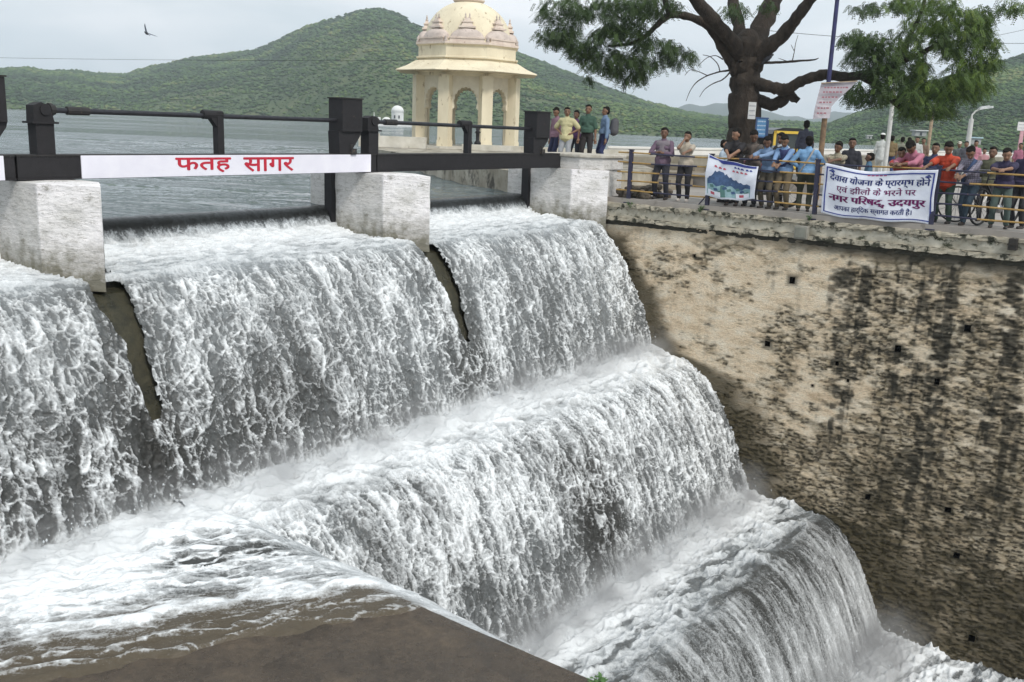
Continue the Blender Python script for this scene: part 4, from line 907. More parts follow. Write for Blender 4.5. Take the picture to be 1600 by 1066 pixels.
patch(t1, s1, [(.05,.42),(.08,.50),(.11,.49),(.13,.60),(.16,.58),(.18,.69),(.22,.66),(.25,.72),(.30,.69),(.33,.71),(.38,.62),(.41,.66),(.47,.56),(.50,.60),(.56,.50),(.60,.54),(.66,.46),(.71,.49),(.78,.43),(.84,.46),(.90,.40),(.90,.30),(.80,.33),(.72,.26),(.66,.31),(.60,.28),(.52,.36),(.44,.33),(.36,.38),(.25,.31),(.16,.36),(.05,.30)], M_teal, 'printed_hill', .006)
patch(t1, s1, [(.30,.05),(.42,.05),(.40,.36),(.33,.36)], pm('print_green',(.10,.22,.20),None,9,.7), 'printed_reflection', .007)
for pk in range(9): patch(t1, s1, [(.10+.085*pk,.30-.05*(pk%3)),(.17+.085*pk,.33-.05*(pk%3)),(.20+.085*pk,.27-.05*(pk%3)),(.12+.085*pk,.24-.05*(pk%3))], M_teal if pk % 2 else MC['print_green'], 'printed_ripple', .0075)
patch(t1, s1, [(.03,.93),(.22,.97),(.30,.90),(.97,.93),(.97,.99),(.25,.995),(.03,.99)], M_blue, 'printed_top_band', .006)
for k,(a_,q_) in enumerate(((.55,.83),(.62,.83),(.69,.83),(.78,.83),(.85,.83),(.16,.78),(.24,.77),(.32,.76),(.52,.73),(.60,.73),(.68,.73),(.76,.73))):
    patch(t1, s1, [(a_,q_),(a_+.055,q_),(a_+.055,q_+.015),(a_+.03,q_+.05),(a_,q_+.04)], M_blue if k < 5 else M_rose, 'small_print', .007)
for a_ in (.10,.66):
    patch(t1, s1, [(a_-.03,.05),(a_+.22,.05),(a_+.22,.18),(a_-.03,.18)], M_cloth, 'printed_label', .008); patch(t1, s1, [(a_+.03,.08),(a_+.11,.08),(a_+.11,.15),(a_+.03,.15)], M_rose, 'badge', .010)
# ================================================================ PEOPLE
def capsule(mb, a, b_, ra, rb, n=12):
    a = Vector(a); b_ = Vector(b_); d = (b_-a); l = d.length; d = d/l if l > 1e-6 else Vector((0,0,1)); P_ = []; R_ = []
    for k in range(4): t = math.pi/2*(k+.25)/4.25; P_.append(a-d*ra*math.cos(t)); R_.append(ra*math.sin(t))
    P_.append(a); R_.append(ra); P_.append(b_); R_.append(rb)
    for k in range(3,-1,-1): t = math.pi/2*(k+.25)/4.25; P_.append(b_+d*rb*math.cos(t)); R_.append(rb*math.sin(t))
    return mb.tube(P_, R_, n)
def remesh(mb, name, mat, parent, voxel, it=3, wob=0, seed=0):
    me = bpy.data.meshes.new('raw'); me.from_pydata(mb.v, [], mb.f); o = bpy.data.objects.new('raw', me); COL.objects.link(o)
    r = o.modifiers.new('r','REMESH'); r.mode = 'VOXEL'; r.voxel_size = voxel; s = o.modifiers.new('s','SMOOTH'); s.factor = .5; s.iterations = it
    bpy.context.view_layer.update(); dg = bpy.context.evaluated_depsgraph_get(); m2 = bpy.data.meshes.new_from_object(o.evaluated_get(dg)); m2.name = name
    bpy.data.objects.remove(o); bpy.data.meshes.remove(me)
    if wob and len(m2.vertices):
        n = len(m2.vertices); co = np.empty(n*3,np.float32); m2.vertices.foreach_get('co', co); co = co.reshape(-1,3); nm = np.empty(n*3,np.float32); m2.vertices.foreach_get('normal', nm); nm = nm.reshape(-1,3)
        f = fbm(co[:,0]*11+co[:,1]*7+seed, co[:,2]*9-co[:,0]*5+co[:,1]*6, 700+seed, 3)-.5; co = co+nm*(f*wob)[:,None]; m2.vertices.foreach_set('co', co.ravel()); m2.update()
    m2.materials.clear(); return link(name, m2, mat, parent, True)
SKIN = [pm('skin_tone_%d' % i, c, tuple(x*.85 for x in c), 12, .5, bs=.05) for i, c in enumerate([(.20,.105,.060),(.26,.14,.085),(.15,.075,.043)])]
M_hair = pm('black_hair',(.008,.007,.006),(.014,.011,.009),40,.9,bs=.5,stretch=(1,1,.3)); M_hair.node_tree.nodes['Principled BSDF'].inputs['Specular IOR Level'].default_value = .15; M_shoe = pm('dark_leather',(.03,.022,.018),None,20,.5); M_eye = pm('dark_eye',(.01,.008,.006),None,20,.2); M_lip = pm('lip',(.16,.06,.045),None,20,.5)
def fabric(c, pat=None):
    key = 'fabric_%02d%02d%02d%s' % (int(c[0]*99),int(c[1]*99),int(c[2]*99), pat or '')
    if key in MC: return MC[key]
    m, N, L, b = nodes(key); v = mapping(N, L); col = ramp(N, L, noise(N,L,v,14,4), [(.3,tuple(x*.8 for x in c)),(.7,c)])
    if pat:
        wv = N.new('ShaderNodeTexWave'); wv.inputs['Scale'].default_value = 9; wv.bands_direction = 'X'; L.new(v, wv.inputs['Vector']); wz = N.new('ShaderNodeTexWave'); wz.inputs['Scale'].default_value = 9; wz.bands_direction = 'Z'; L.new(v, wz.inputs['Vector'])
        col = mixc(N,L,ramp(N,L,wv.outputs['Fac'],[(.55,0),(.7,.55)]),col,tuple(x*.35 for x in c))
        if pat == 'check': col = mixc(N,L,ramp(N,L,wz.outputs['Fac'],[(.55,0),(.7,.55)]),col,tuple(x*.3 for x in c))
    L.new(col, b.inputs['Base Color']); b.inputs['Roughness'].default_value = .85; bump(N,L,b,noise(N,L,v,26,5),.35,.01); MC[key] = m; return m
def ik(s, t, l1, l2, hint):
    s = Vector(s); t = Vector(t); d = t-s; D = min(d.length, (l1+l2)*.995); d.normalize(); a = (l1*l1-l2*l2+D*D)/(2*D); h = math.sqrt(max(1e-6,l1*l1-a*a))
    hv = Vector(hint); hv = hv-d*hv.dot(d); hv.normalize(); return s+d*a+hv*h, s+d*D
def person(label, px, pytop, u=None, Y=None, az=216, ground=None, pose='down', shirt=(.5,.5,.5), pants=(.03,.03,.04), sleeve=.6, lean=0, pat=None, skin=0, hy=0, hp=0, kind='man', cap=None, det=1, tuck=False, hem=0, group=None, Hfix=None, legs='stand', vest=None, hands=None, fat=1.0, shoe=None, cloth2=None):
    shirt = tuple(.8*q for q in shirt); g_ = (G0+.0) if ground is None else ground
    if u is not None:
        v_, zt = onu(px, pytop, u); loc = W(u, v_, g_)
    else:
        q = at(px, pytop, Y); zt = q.z; loc = Vector((q.x,q.y,g_))
    ln = R(lean); H = Hfix or (zt-g_)/(.53+.475*math.cos(ln)-.03*(hp/40)); vox = .0105 if det else .017
    loc = loc - Vector((math.sin(R(az)), math.cos(R(az)),0))*(math.sin(ln)*.44*H if u is None else math.sin(ln)*.0)
    rail_f = (u-.1) if u is not None else .35; rz = 1.15-g_
    Hh = H; K = lambda x,y,z: Vector((x*H,y*H,z*H)); hipz = .53
    M = Matrix.Translation((0,0,hipz*H)) @ Matrix.Rotation(-ln,4,'X') @ Matrix.Translation((0,0,-hipz*H))
    U_ = lambda x,y,z: M @ K(x,y,z)
    sp, hpz = (.055, 0); lr = {}
    st = {'stand':((-.062,.0),(.062,.0)),'wide':((-.095,.02),(.085,-.02)),'walk':((-.05,.12),(.05,-.11)),'cross':((.02,.05),(.05,-.02))}[legs]
    # --- body: one continuous skin from remeshed overlapping volumes
    b = MB(); f = fat
    capsule(b, K(-.03,0,hipz-.01), K(.03,0,hipz-.01), .055*H, .055*H); capsule(b, K(0,0,hipz), U_(0,0,.74), .048*H, .055*H); capsule(b, U_(-.055,0,.785), U_(.055,0,.785), .036*H,.036*H)
    capsule(b, U_(0,-.005,.80), U_(0,.008,.875), .034*H, .031*H)
    HM = M @ Matrix.Translation((0,.008*H,.865*H)) @ Matrix.Rotation(R(hy),4,'Z') @ Matrix.Rotation(-R(hp),4,'X') @ Matrix.Translation((0,-.008*H,-.865*H)); Hd = lambda x,y,z: HM @ K(x,y,z); HR = HM.to_3x3()
    b.ball(Hd(0,.002,.942),(.050*H,.061*H,.058*H),14,10,HR); b.ball(Hd(0,.019,.903),(.040*H,.043*H,.043*H),12,8,HR)
    capsule(b, Hd(0,.060,.932), Hd(0,.072,.912), .006*H,.0095*H,8)
    for s in (-1,1): b.ball(Hd(s*.049,-.002,.925),(.008*H,.015*H,.02*H),8,6,HR)
    kn = []; an = []
    for s,(fx,fy) in zip((-1,1),st):
        hj = K(s*.052,0,hipz-.02); aj = K(fx,fy,.045); kj, aj = ik(hj, aj, .245*H, .245*H, (s*.15,1,0)); kn.append(kj); an.append(aj)
        capsule(b, hj, kj, .046*H, .032*H); capsule(b, kj, aj, .037*H, .022*H); capsule(b, aj+K(0,-.01,-.022), aj+K(0,.085,-.028), .020*H,.016*H)
    sh = [U_(s*.098*f,0,.795) for s in (-1,1)]; el = []; wr = []; hd = []
    T = hands or {'down':[(-.15,.03,.42),(.15,.03,.42)],'hips':[(-.10,.03,.585),(.10,.03,.585)]}.get(pose)
    if T: T = [K(*q) for q in T]
    if pose == 'lean': T = [Vector((-.035,rail_f+.06,rz+.045)),Vector((.035,rail_f+.03,rz+.04))]
    if pose == 'rail': T = [Vector((-.20,rail_f-.01,rz+.02)),Vector((.22,rail_f-.01,rz+.02))]
    if pose == 'hang': T = [Vector((-.06,rail_f+.08,rz-.12)),Vector((.03,rail_f+.09,rz-.10))]
    if pose == 'mouth': T = [Vector((-.1,rail_f-.02,rz+.02)), Hd(.015,.085,.885)]
    if pose == 'clasp': T = [U_(-.02,.14,.66),U_(.03,.15,.665)]
    if pose == 'point': T = [Vector((-.62*H/1.6,rail_f-.02,rz+.03)), U_(.02,.16,.70)]
    hint = {'hips':[(-1,-.6,0),(1,-.6,0)],'lean':[(-1,.1,-.35),(1,.1,-.35)],'mouth':[(-1,-.2,-.6),(.6,.1,-1)],'clasp':[(-1,-.3,-.5),(1,-.3,-.5)]}.get(pose,[(-.6,-.8,-.3),(.6,-.8,-.3)])
    for i, s in enumerate((-1,1)):
        e_, w_ = ik(sh[i], T[i], .175*H, .155*H, hint[i]); el.append(e_); wr.append(w_)
        capsule(b, sh[i], e_, .027*H*f, .023*H); capsule(b, e_, w_, .024*H, .016*H)
        fd = (w_-e_).normalized(); inw = Vector((-s,0,0)); inw = (inw-fd*inw.dot(fd)).normalized() if pose != 'hips' else Vector((0,1,0)); nrm = fd.cross(inw)
        pc = w_+fd*.028*H; capsule(b, w_, w_+fd*.045*H+inw*.004*H, .018*H,.021*H,8); b.ball(pc+fd*.012*H,(.025*H,.025*H,.018*H),8,6)
        curl = .55; dn = Vector((0,0,-1)) if pose in ('lean','rail','hang','clasp','mouth','point') else Vector((-s*.3,.5,-.2))
        for k,(o_,l_) in enumerate(((-.020,.034),(-.007,.040),(.007,.038),(.020,.030))):       # four fingers
            p0 = w_+fd*.050*H+inw*o_*H; p1 = p0+(fd+dn*.25).normalized()*l_*.55*H; p2 = p1+(fd*(1-curl)+dn*curl).normalized()*l_*.6*H
            capsule(b,p0,p1,.0068*H,.0062*H,6); capsule(b,p1,p2,.0062*H,.0052*H,6)
        p0 = w_+fd*.018*H+inw*.020*H; p1 = p0+(fd*.6+inw*.8).normalized()*.026*H; capsule(b,p0,p1,.0080*H,.0068*H,6); capsule(b,p1,p1+(fd*.9+inw*.25).normalized()*.022*H,.0068*H,.0056*H,6)
    sd = int(px)%97
    body = remesh(b, 'person', SKIN[skin], None, vox, 2); body.location = loc; body.rotation_euler = (0,0,-R(az)); tag(body, label, {'man':'person','woman':'person','boy':'person'}[kind], group)
    # --- shirt
    m_ = MB(); lo = hipz-.045+hem
    if tuck: lo = hipz+.015
    capsule(m_, U_(-.055*f,0,.778), U_(.055*f,0,.778), .055*H*f,.055*H*f); capsule(m_, U_(-.042,0,.73), U_(.042,0,.73), .064*H*f,.064*H*f)
    capsule(m_, U_(-.035,.0,.64), U_(.035,0,.64), .062*H*f,.062*H*f); capsule(m_, U_(-.040,0,lo+.072), U_(.040,0,lo+.072), .074*H*f,.074*H*f); m_.tube([K(0,0,lo+.085),K(0,0,lo+.018)],[.098*H*f,.104*H*f],16)
    capsule(m_, U_(0,0,.66), U_(0,0,.79), .072*H*f,.060*H); capsule(m_, U_(0,-.004,.81), U_(0,.0,.842), .048*H,.043*H)
    if kind == 'woman' or hem < 0: capsule(m_, U_(0,0,.62), K(0,0,lo+.06), .085*H,.10*H); capsule(m_, K(-.02,0,lo+.05), K(.02,0,lo+.05), .098*H,.098*H)
    for i in (0,1):
        if sleeve <= 1: e2 = sh[i].lerp(el[i], sleeve); capsule(m_, sh[i], e2, .038*H*f, .041*H*f)
        else: capsule(m_, sh[i], el[i], .037*H*f, .033*H); capsule(m_, el[i], el[i].lerp(wr[i], sleeve-1), .033*H, .026*H)
    remesh(m_, 'shirt', fabric(shirt, pat), body, vox*1.15, 4, .022, sd)
    if vest:
        m_ = MB(); capsule(m_, U_(-.052*f,0,.775), U_(.052*f,0,.775), .060*H*f,.060*H*f); capsule(m_, U_(-.04,0,.66), U_(.04,0,.66), .070*H*f,.070*H*f); capsule(m_, U_(0,0,.65), U_(0,0,.77), .080*H*f,.072*H); capsule(m_, U_(-.038,0,lo+.078), U_(.038,0,lo+.078), .074*H,.074*H)
        remesh(m_, 'vest', fabric(vest), body, vox*1.15, 3, .015, sd+3)
    # --- trousers
    m_ = MB(); capsule(m_, K(-.038,0,hipz-.005), K(.038,0,hipz-.005), .066*H*f,.066*H*f); capsule(m_, K(-.032,0,hipz+.03), K(.032,0,hipz+.03), .060*H*f,.060*H*f)
    for i, s in enumerate((-1,1)):
        hj = K(s*.052,0,hipz-.03); capsule(m_, hj, kn[i], .062*H, .043*H); capsule(m_, kn[i], an[i].lerp(kn[i],.06), .043*H, .035*H)
    remesh(m_, 'trousers' if kind != 'woman' else 'salwar', fabric(pants), body, vox*1.15, 4, .022, sd+7)
    # --- hair
    hr = MB()
    hr.ball(Hd(0,-.017,.962),(.0545*H,.059*H,.054*H),14,10,HR); hr.ball(Hd(0,-.024,.930),(.053*H,.050*H,.054*H),12,8,HR); hr.ball(Hd(.010*(1 if sd%2 else -1),.030,.990),(.038*H,.028*H,.016*H),10,7,HR)
    if kind == 'woman': hr.ball(Hd(0,-.065,.915),(.03*H,.028*H,.034*H),10,7,HR); capsule(hr, Hd(0,-.06,.90), U_(0,-.085,.70), .020*H,.012*H)
    remesh(hr, 'hair', M_hair, body, vox, 1, .014*H, sd+11)
    if cap is not None:
        hr = MB(); hr.ball(Hd(0,-.006,.985),(.058*H,.066*H,.040*H),14,10,HR); hr.ball(Hd(0,.052,.953),(.036*H,.036*H,.007*H),10,6,HR); remesh(hr, 'cap', fabric(cap), body, vox, 1)
    # --- face, shoes
    if det:
        for s in (-1,1):
            MB().ball(Hd(s*.0185,.0560,.937),(.0062*H,.004*H,.0038*H),8,6,HR).obj('eye', M_eye, body, True)
            e_ = MB(); capsule(e_, Hd(s*.009,.0600,.951), Hd(s*.029,.0530,.952), .0028*H,.0020*H,6); e_.obj('eyebrow', M_hair, body, True)
        MB().ball(Hd(0,.0605,.889),(.014*H,.004*H,.0035*H),8,6,HR).obj('mouth', M_lip, body, True)
    for i in (0,1):
        s_ = MB(); capsule(s_, an[i]+K(0,-.018,-.026), an[i]+K(0,.09,-.029), .0215*H,.019*H); s_.ball(an[i]+K(0,.04,-.040),(.026*H,.075*H,.008*H),10,6); s_.obj('shoe', fabric(shoe) if shoe else M_shoe, body, True)
    return body, H, M, HM
G_FEN = 'onlookers leaning on the railing'; G_JET = 'men standing on the jetty'; G_BACK = 'people strolling on the far side of the promenade'
# --- on the jetty behind the dark beam
JZ = .60
person('slim man in mauve shirt looking down, leftmost of the men on the jetty',871,170,Y=25.6,az=235,ground=JZ,pose='down',shirt=(.30,.17,.22),pants=(.02,.025,.07),hy=20,hp=25,sleeve=1.9,group=G_JET)
person('man in pale yellow shirt with hands on hips on the jetty',887,168,Y=25.0,az=200,ground=JZ,pose='hips',shirt=(.66,.60,.34),pants=(.30,.31,.33),hy=18,hem=-.02,sleeve=.8,group=G_JET,fat=1.08)
person('man mostly hidden behind the one in yellow, dark purple shirt',901,173,Y=26.4,az=200,ground=JZ,pose='down',shirt=(.13,.05,.16),pants=(.03,.03,.05),group=G_JET)
person('man in dark green shirt and black trousers on the jetty',920,164,Y=25.8,az=195,ground=JZ,pose='down',shirt=(.055,.12,.085),pants=(.022,.018,.018),sleeve=.85,tuck=True,group=G_JET)
p_, H_, M_, HM_ = person('man in light blue shirt with grey backpack on the jetty',947,167,Y=26.0,az=255,ground=JZ,pose='down',shirt=(.20,.30,.46),pants=(.025,.035,.11),sleeve=1.8,tuck=True,hy=10,group=G_JET)
bp = MB(); capsule(bp, M_@Vector((0,-.17*H_/1,.76*H_)), M_@Vector((0,-.16*H_,.62*H_)), .07*H_,.085*H_); bag = remesh(bp,'backpack',fabric((.10,.10,.11)),None,.012,3,.02,5); bag.location = p_.location; bag.rotation_euler = p_.rotation_euler; tag(bag,'grey backpack worn by the man in light blue on the jetty','backpack')
# --- at the railing
person('man in dark mauve shirt holding his hands together, first from the abutment',1039,200,u=.62,az=205,pose='clasp',shirt=(.17,.11,.16),pants=(.022,.022,.03),sleeve=1.7,vest=(.20,.17,.19),legs='wide',hy=12,skin=2,fat=1.08)
person('boy in cream shirt with a hand at his mouth at the railing',1075,206,u=.70,az=205,pose='mouth',shirt=(.52,.45,.36),pants=(.016,.014,.016),sleeve=.7,hy=-6,skin=0,kind='boy',shoe=(.6,.55,.5))
person('person in pale blue shirt half hidden by the tree trunk',1133,219,u=1.25,az=120,pose='down',shirt=(.50,.60,.70),pants=(.05,.05,.06),sleeve=.8,skin=1)
person('young man in black open-necked shirt leaning behind the smaller banner',1153,202,u=.58,az=205,pose='lean',shirt=(.014,.014,.018),pants=(.03,.03,.035),sleeve=.75,hy=-35,hp=5,skin=1,lean=8,fat=1.05)
person('young man in brown pullover with navy sleeves looking down beside the one in black',1181,206,u=.75,az=215,pose='rail',shirt=(.10,.082,.07),pants=(.04,.04,.05),sleeve=1.5,hy=25,hp=22,skin=2,lean=6,vest=(.12,.095,.08))
person('schoolboy in light blue uniform shirt leaning on the rail under the blue notice board',1206,215,u=.60,az=222,pose='lean',shirt=(.24,.36,.56),pants=(.12,.10,.07),sleeve=1.8,hy=22,hp=12,skin=2,lean=16,kind='boy')
person('person with dark hair behind the schoolboys, white collar showing',1222,209,u=1.5,az=216,pose='down',shirt=(.55,.57,.6),pants=(.05,.04,.04),sleeve=1.6,vest=(.03,.03,.035),skin=2,hp=15)
person('schoolboy in light blue shirt and dark waistcoat leaning with hands hanging over the rail',1232,213,u=.60,az=216,pose='hang',shirt=(.22,.36,.60),pants=(.14,.11,.07),sleeve=1.8,hy=5,hp=14,skin=0,lean=15,kind='boy',vest=(.035,.045,.13))
p_, H_, M_, HM_ = person('schoolboy in light blue shirt seen from behind with satchel strap',1266,213,u=.62,az=20,pose='hips',shirt=(.22,.42,.68),pants=(.045,.05,.035),sleeve=1.7,skin=2,kind='boy',tuck=False,fat=1.08)
stp_ = MB(); stp_.tube([M_@Vector((.075*H_,-.085*H_,.84*H_)),M_@Vector((.03*H_,-.108*H_,.74*H_)),M_@Vector((-.03*H_,-.108*H_,.62*H_)),M_@Vector((-.085*H_,-.07*H_,.53*H_))],.016,6).obj('strap', fabric((.42,.38,.34)), p_)
person('man in grey shirt standing higher behind the schoolboys, back of his head showing',1261,189,Y=27.6,az=5,ground=.47,pose='down',shirt=(.10,.105,.15),pants=(.05,.05,.06),sleeve=1.6,skin=2)
person('boy in checked cream shirt leaning behind the large lettered banner',1313,222,u=.62,az=212,pose='lean',shirt=(.50,.44,.32),pants=(.05,.05,.06),pat='check',sleeve=.8,hy=-12,skin=2,lean=12,kind='boy')
person('small child in teal shirt turned sideways above the lettered banner',1360,239,u=.95,az=285,pose='down',shirt=(.08,.18,.28),pants=(.05,.05,.08),sleeve=.8,skin=2,kind='boy',det=1)
person('woman in red blouse leaning with folded arms behind the lettered banner',1411,231,u=.60,az=205,pose='lean',shirt=(.50,.07,.07),pants=(.40,.08,.08),sleeve=.6,hy=8,skin=0,lean=18,kind='woman')
person('man in pink shirt bending over the rail with bowed black-haired head',1440,222,u=.62,az=238,pose='lean',shirt=(.55,.20,.28),pants=(.05,.05,.07),sleeve=1.4,hy=12,hp=35,skin=2,lean=24,cap=None)
person('man in orange-red shirt and scarf stretching an arm along the rail',1487,224,u=.66,az=222,pose='rail',hands=[(-.15,.1,.7),(.30,.20,.66)],shirt=(.62,.075,.03),pants=(.05,.085,.06),sleeve=.8,hy=20,hp=18,skin=0,lean=10,hem=-.05,fat=1.08,legs='wide')
sc_o, H_, M_, HM_ = person('man in lilac checked shirt with dark scarf leaning on the rail beside the orange-red shirt',1526,231,u=.60,az=228,pose='hang',shirt=(.33,.30,.38),pants=(.035,.06,.085),sleeve=1.75,hy=18,hp=20,skin=0,lean=20,pat='check',legs='cross')
MB().tube([M_@Vector((-.07*H_,.03*H_,.85*H_)),M_@Vector((-.03*H_,.10*H_,.76*H_)),M_@Vector((.05*H_,.105*H_,.66*H_)),M_@Vector((.08*H_,.07*H_,.56*H_))],.035,8).obj('scarf', fabric((.04,.07,.15)), sc_o, True)
person('man in navy t-shirt leaning with forearms crossed on the rail near the right edge',1577,233,u=.58,az=214,pose='lean',shirt=(.035,.028,.075),pants=(.07,.10,.09),sleeve=.75,hy=8,hp=8,skin=1,lean=15,fat=1.1,legs='wide')
person('person in dark jacket cut off by the right edge of the view',1608,226,u=.9,az=235,pose='down',shirt=(.03,.035,.07),pants=(.03,.03,.04),sleeve=1.8,skin=2)
person('man in maroon shirt standing behind the woman in red',1425,226,u=1.5,az=205,pose='down',shirt=(.14,.04,.05),pants=(.04,.04,.05),sleeve=.9,skin=2)
person('man in dark blue shirt standing between the pink shirt and the orange-red shirt',1463,224,u=1.7,az=215,pose='down',shirt=(.04,.05,.12),pants=(.04,.04,.05),sleeve=.9,skin=0)
person('man in olive shirt standing behind the gap left of the navy t-shirt',1553,230,u=1.9,az=220,pose='down',shirt=(.12,.12,.07),pants=(.03,.03,.04),sleeve=.9,skin=2)
person('man in black shirt standing behind the boy in checked cream shirt',1333,216,u=2.4,az=200,pose='down',shirt=(.03,.03,.035),pants=(.06,.06,.08),sleeve=.9,skin=2)
# --- strolling crowd behind
for lab, px, py, Yd, az_, sh_, pa_, kw in (
    ('man in white kurta and white cap walking away by the pale pole',1380,209,38,20,(.66,.68,.66),(.6,.62,.6),dict(cap=(.75,.75,.72),hem=-.10,sleeve=1.8,legs='walk')),
    ('man in mustard brown shirt walking away beside the one in white',1395,212,38.5,10,(.24,.17,.08),(.03,.05,.14),dict(sleeve=.8,legs='walk')),
    ('man in grey-olive shirt seen from behind in the strolling group',1411,214,39,10,(.27,.27,.21),(.35,.35,.36),dict(sleeve=.9)),
    ('man in dark grey shirt in the middle of the strolling group',1422,215,40,30,(.15,.15,.16),(.05,.05,.1),dict(sleeve=.9)),
    ('man in white and black shirt at the right of the strolling group',1434,214,38,200,(.62,.62,.60),(.04,.05,.1),dict(sleeve=.9)),
    ('person in brown shirt behind the man in pink',1444,216,40,200,(.20,.13,.09),(.05,.05,.06),dict(sleeve=.9)),
    ('person in light cap behind the man in orange-red',1500,222,37,200,(.12,.14,.14),(.1,.1,.1),dict(cap=(.55,.5,.42),sleeve=.9)),
    ('person with dark head between the two rear lamp-side walkers',1511,221,36,200,(.10,.10,.12),(.1,.1,.1),dict(sleeve=.9)),
    ('person in pink top below the street lamp',1526,220,38,200,(.60,.24,.32),(.3,.2,.2),dict(sleeve=.9)),
    ('person in pale pink dress behind the leaning man in lilac',1539,232,34,200,(.58,.30,.32),(.45,.35,.35),dict(sleeve=.9,kind='woman')),
    ('person in pink under the white sign at the right edge',1596,224,36,200,(.45,.16,.24),(.05,.05,.06),dict(sleeve=.9))):
    person(lab, px, py, Y=Yd, az=az_, pose='down', shirt=sh_, pants=pa_, det=0, group=G_BACK, **kw)
# ================================================================ THE TREE
M_bark = pm('dark_rough_bark',(.062,.046,.034),(.020,.015,.011),5,.95,bs=1.0,bd=.05,stretch=(1,1,.35)); TY = 28.0
tb = at(1160,262,TY); tree = thing('tree','large dark-trunked spreading tree with feathery leaves behind the railing','tree',(tb.x,tb.y,G0))
def wp(px, py, dy=0): q = at(px,py,TY+dy); return q-Vector((tb.x,tb.y,G0))
def limb(name, pts, dy=(0,0), n=10, seed=0):
    """pts: (px, py, half width in px) measured along the limb; depth runs from dy[0] to dy[1]"""
    g = random.Random(seed); P_ = []; R_ = []; m_ = len(pts)
    for i in range(m_-1):
        for k in range(4):
            t = k/4; p = [(pts[i][j]*(1-t)+pts[i+1][j]*t) for j in range(3)]; tt = (i+t)/(m_-1)
            P_.append(p); R_.append(tt)
    P_.append(list(pts[-1])); R_.append(1)
    Q = np.array(P_); k = np.array([.25,.5,.25])
    for _ in range(2): Q[1:-1] = .25*Q[:-2]+.5*Q[1:-1]+.25*Q[2:]
    pp = []; rr = []
    for (x,y,w_),t in zip(Q,R_):
        dd = dy[0]+(dy[1]-dy[0])*t; q = wp(x,y,dd); r_ = w_*(TY+dd)/1500; pp.append(q+Vector([g.uniform(-1,1)*r_*.10 for _ in range(3)])); rr.append(r_*g.uniform(.90,1.12))
    return MB().tube(pp, rr, n).obj(name, M_bark, tree, True)
limb('trunk', [(1160,270,33),(1160,250,29),(1161,215,26),(1162,180,24),(1164,150,22.5),(1165,120,21),(1166,95,22),(1168,72,24),(1172,55,15)], (0,0), 22, 1)
limb('limb', [(1160,95,13),(1142,62,11),(1120,38,10),(1098,14,9),(1078,-12,8.5),(1050,-50,7),(1010,-90,4)], (0,-3), 12, 2)
limb('limb', [(1152,118,8),(1140,94,7.5),(1126,72,6.5),(1114,48,6.5),(1095,32,6.5),(1068,24,5.5),(1046,22,5),(1028,38,4.5),(1010,56,3.5),(985,70,2.5),(950,72,1.8)], (0,-1.5), 10, 3)
limb('limb', [(1046,22,4),(1040,5,4.5),(1035,-20,3.5),(1000,-50,2.5)], (-1,-2), 8, 4)
limb('limb', [(1162,85,11),(1156,48,9),(1148,15,8),(1140,-25,7),(1130,-80,5)], (0,2), 12, 5)
limb('limb', [(1172,95,18),(1182,60,16),(1196,28,14),(1212,-5,12),(1226,-45,10),(1240,-110,6)], (0,1), 14, 6)
limb('limb', [(1176,110,13),(1192,80,12),(1218,60,10.5),(1238,38,9),(1254,15,8),(1276,-12,7),(1310,-50,6),(1370,-90,4)], (0,-2), 12, 7)
limb('limb', [(1168,120,10),(1186,132,9),(1206,136,8.5),(1226,142,9),(1240,134,8),(1262,122,8),(1290,116,8.5),(1318,122,8),(1345,118,7),(1375,112,6),(1405,98,5),(1440,84,4),(1480,60,3)], (0,-3), 12, 8)
limb('limb', [(1174,150,9),(1190,158,8),(1206,165,9),(1222,158,9),(1234,146,8)], (0,-.6), 12, 9)
limb('limb', [(1226,142,9),(1238,152,7),(1248,158,4.5)], (-.6,-.8), 10, 10)
limb('limb', [(1345,118,6),(1372,132,6),(1395,155,6.5),(1414,178,1.5)], (-1.6,-2.2), 8, 11)
limb('limb', [(1405,98,4),(1420,60,3.5),(1440,20,3),(1450,-20,2.5)], (-2.6,-3), 8, 12)
limb('dead_branch', [(1180,99,2.4),(1206,98,2),(1230,97,2),(1250,95,1.8),(1272,94,1.2),(1279,91,.5)], (-.4,-1), 6, 13)
for k,(pts) in enumerate([[(1142,110,1.6),(1125,112,1.2),(1105,118,1),(1088,128,.8),(1078,142,.6),(1072,158,.4)],[(1142,112,1.4),(1130,125,1),(1115,130,.8),(1100,140,.6),(1093,152,.4)],[(1125,112,.9),(1122,100,.7),(1110,88,.6),(1098,86,.4)],[(1105,118,.8),(1092,112,.6),(1078,108,.5),(1070,118,.4)],[(1130,93,1),(1118,86,.6),(1104,90,.5),(1090,104,.4)],
    [(1238,96,.8),(1241,82,.6),(1243,68,.5),(1247,55,.3)],[(1241,80,.6),(1236,70,.3)],[(1230,96,.7),(1216,91,.3)],[(906,70,.8),(908,92,.6),(910,106,.5),(918,114,.4),(922,118,.5)]]): limb('twig', pts, (-.2-.1*k,-.5), 5, 20+k)
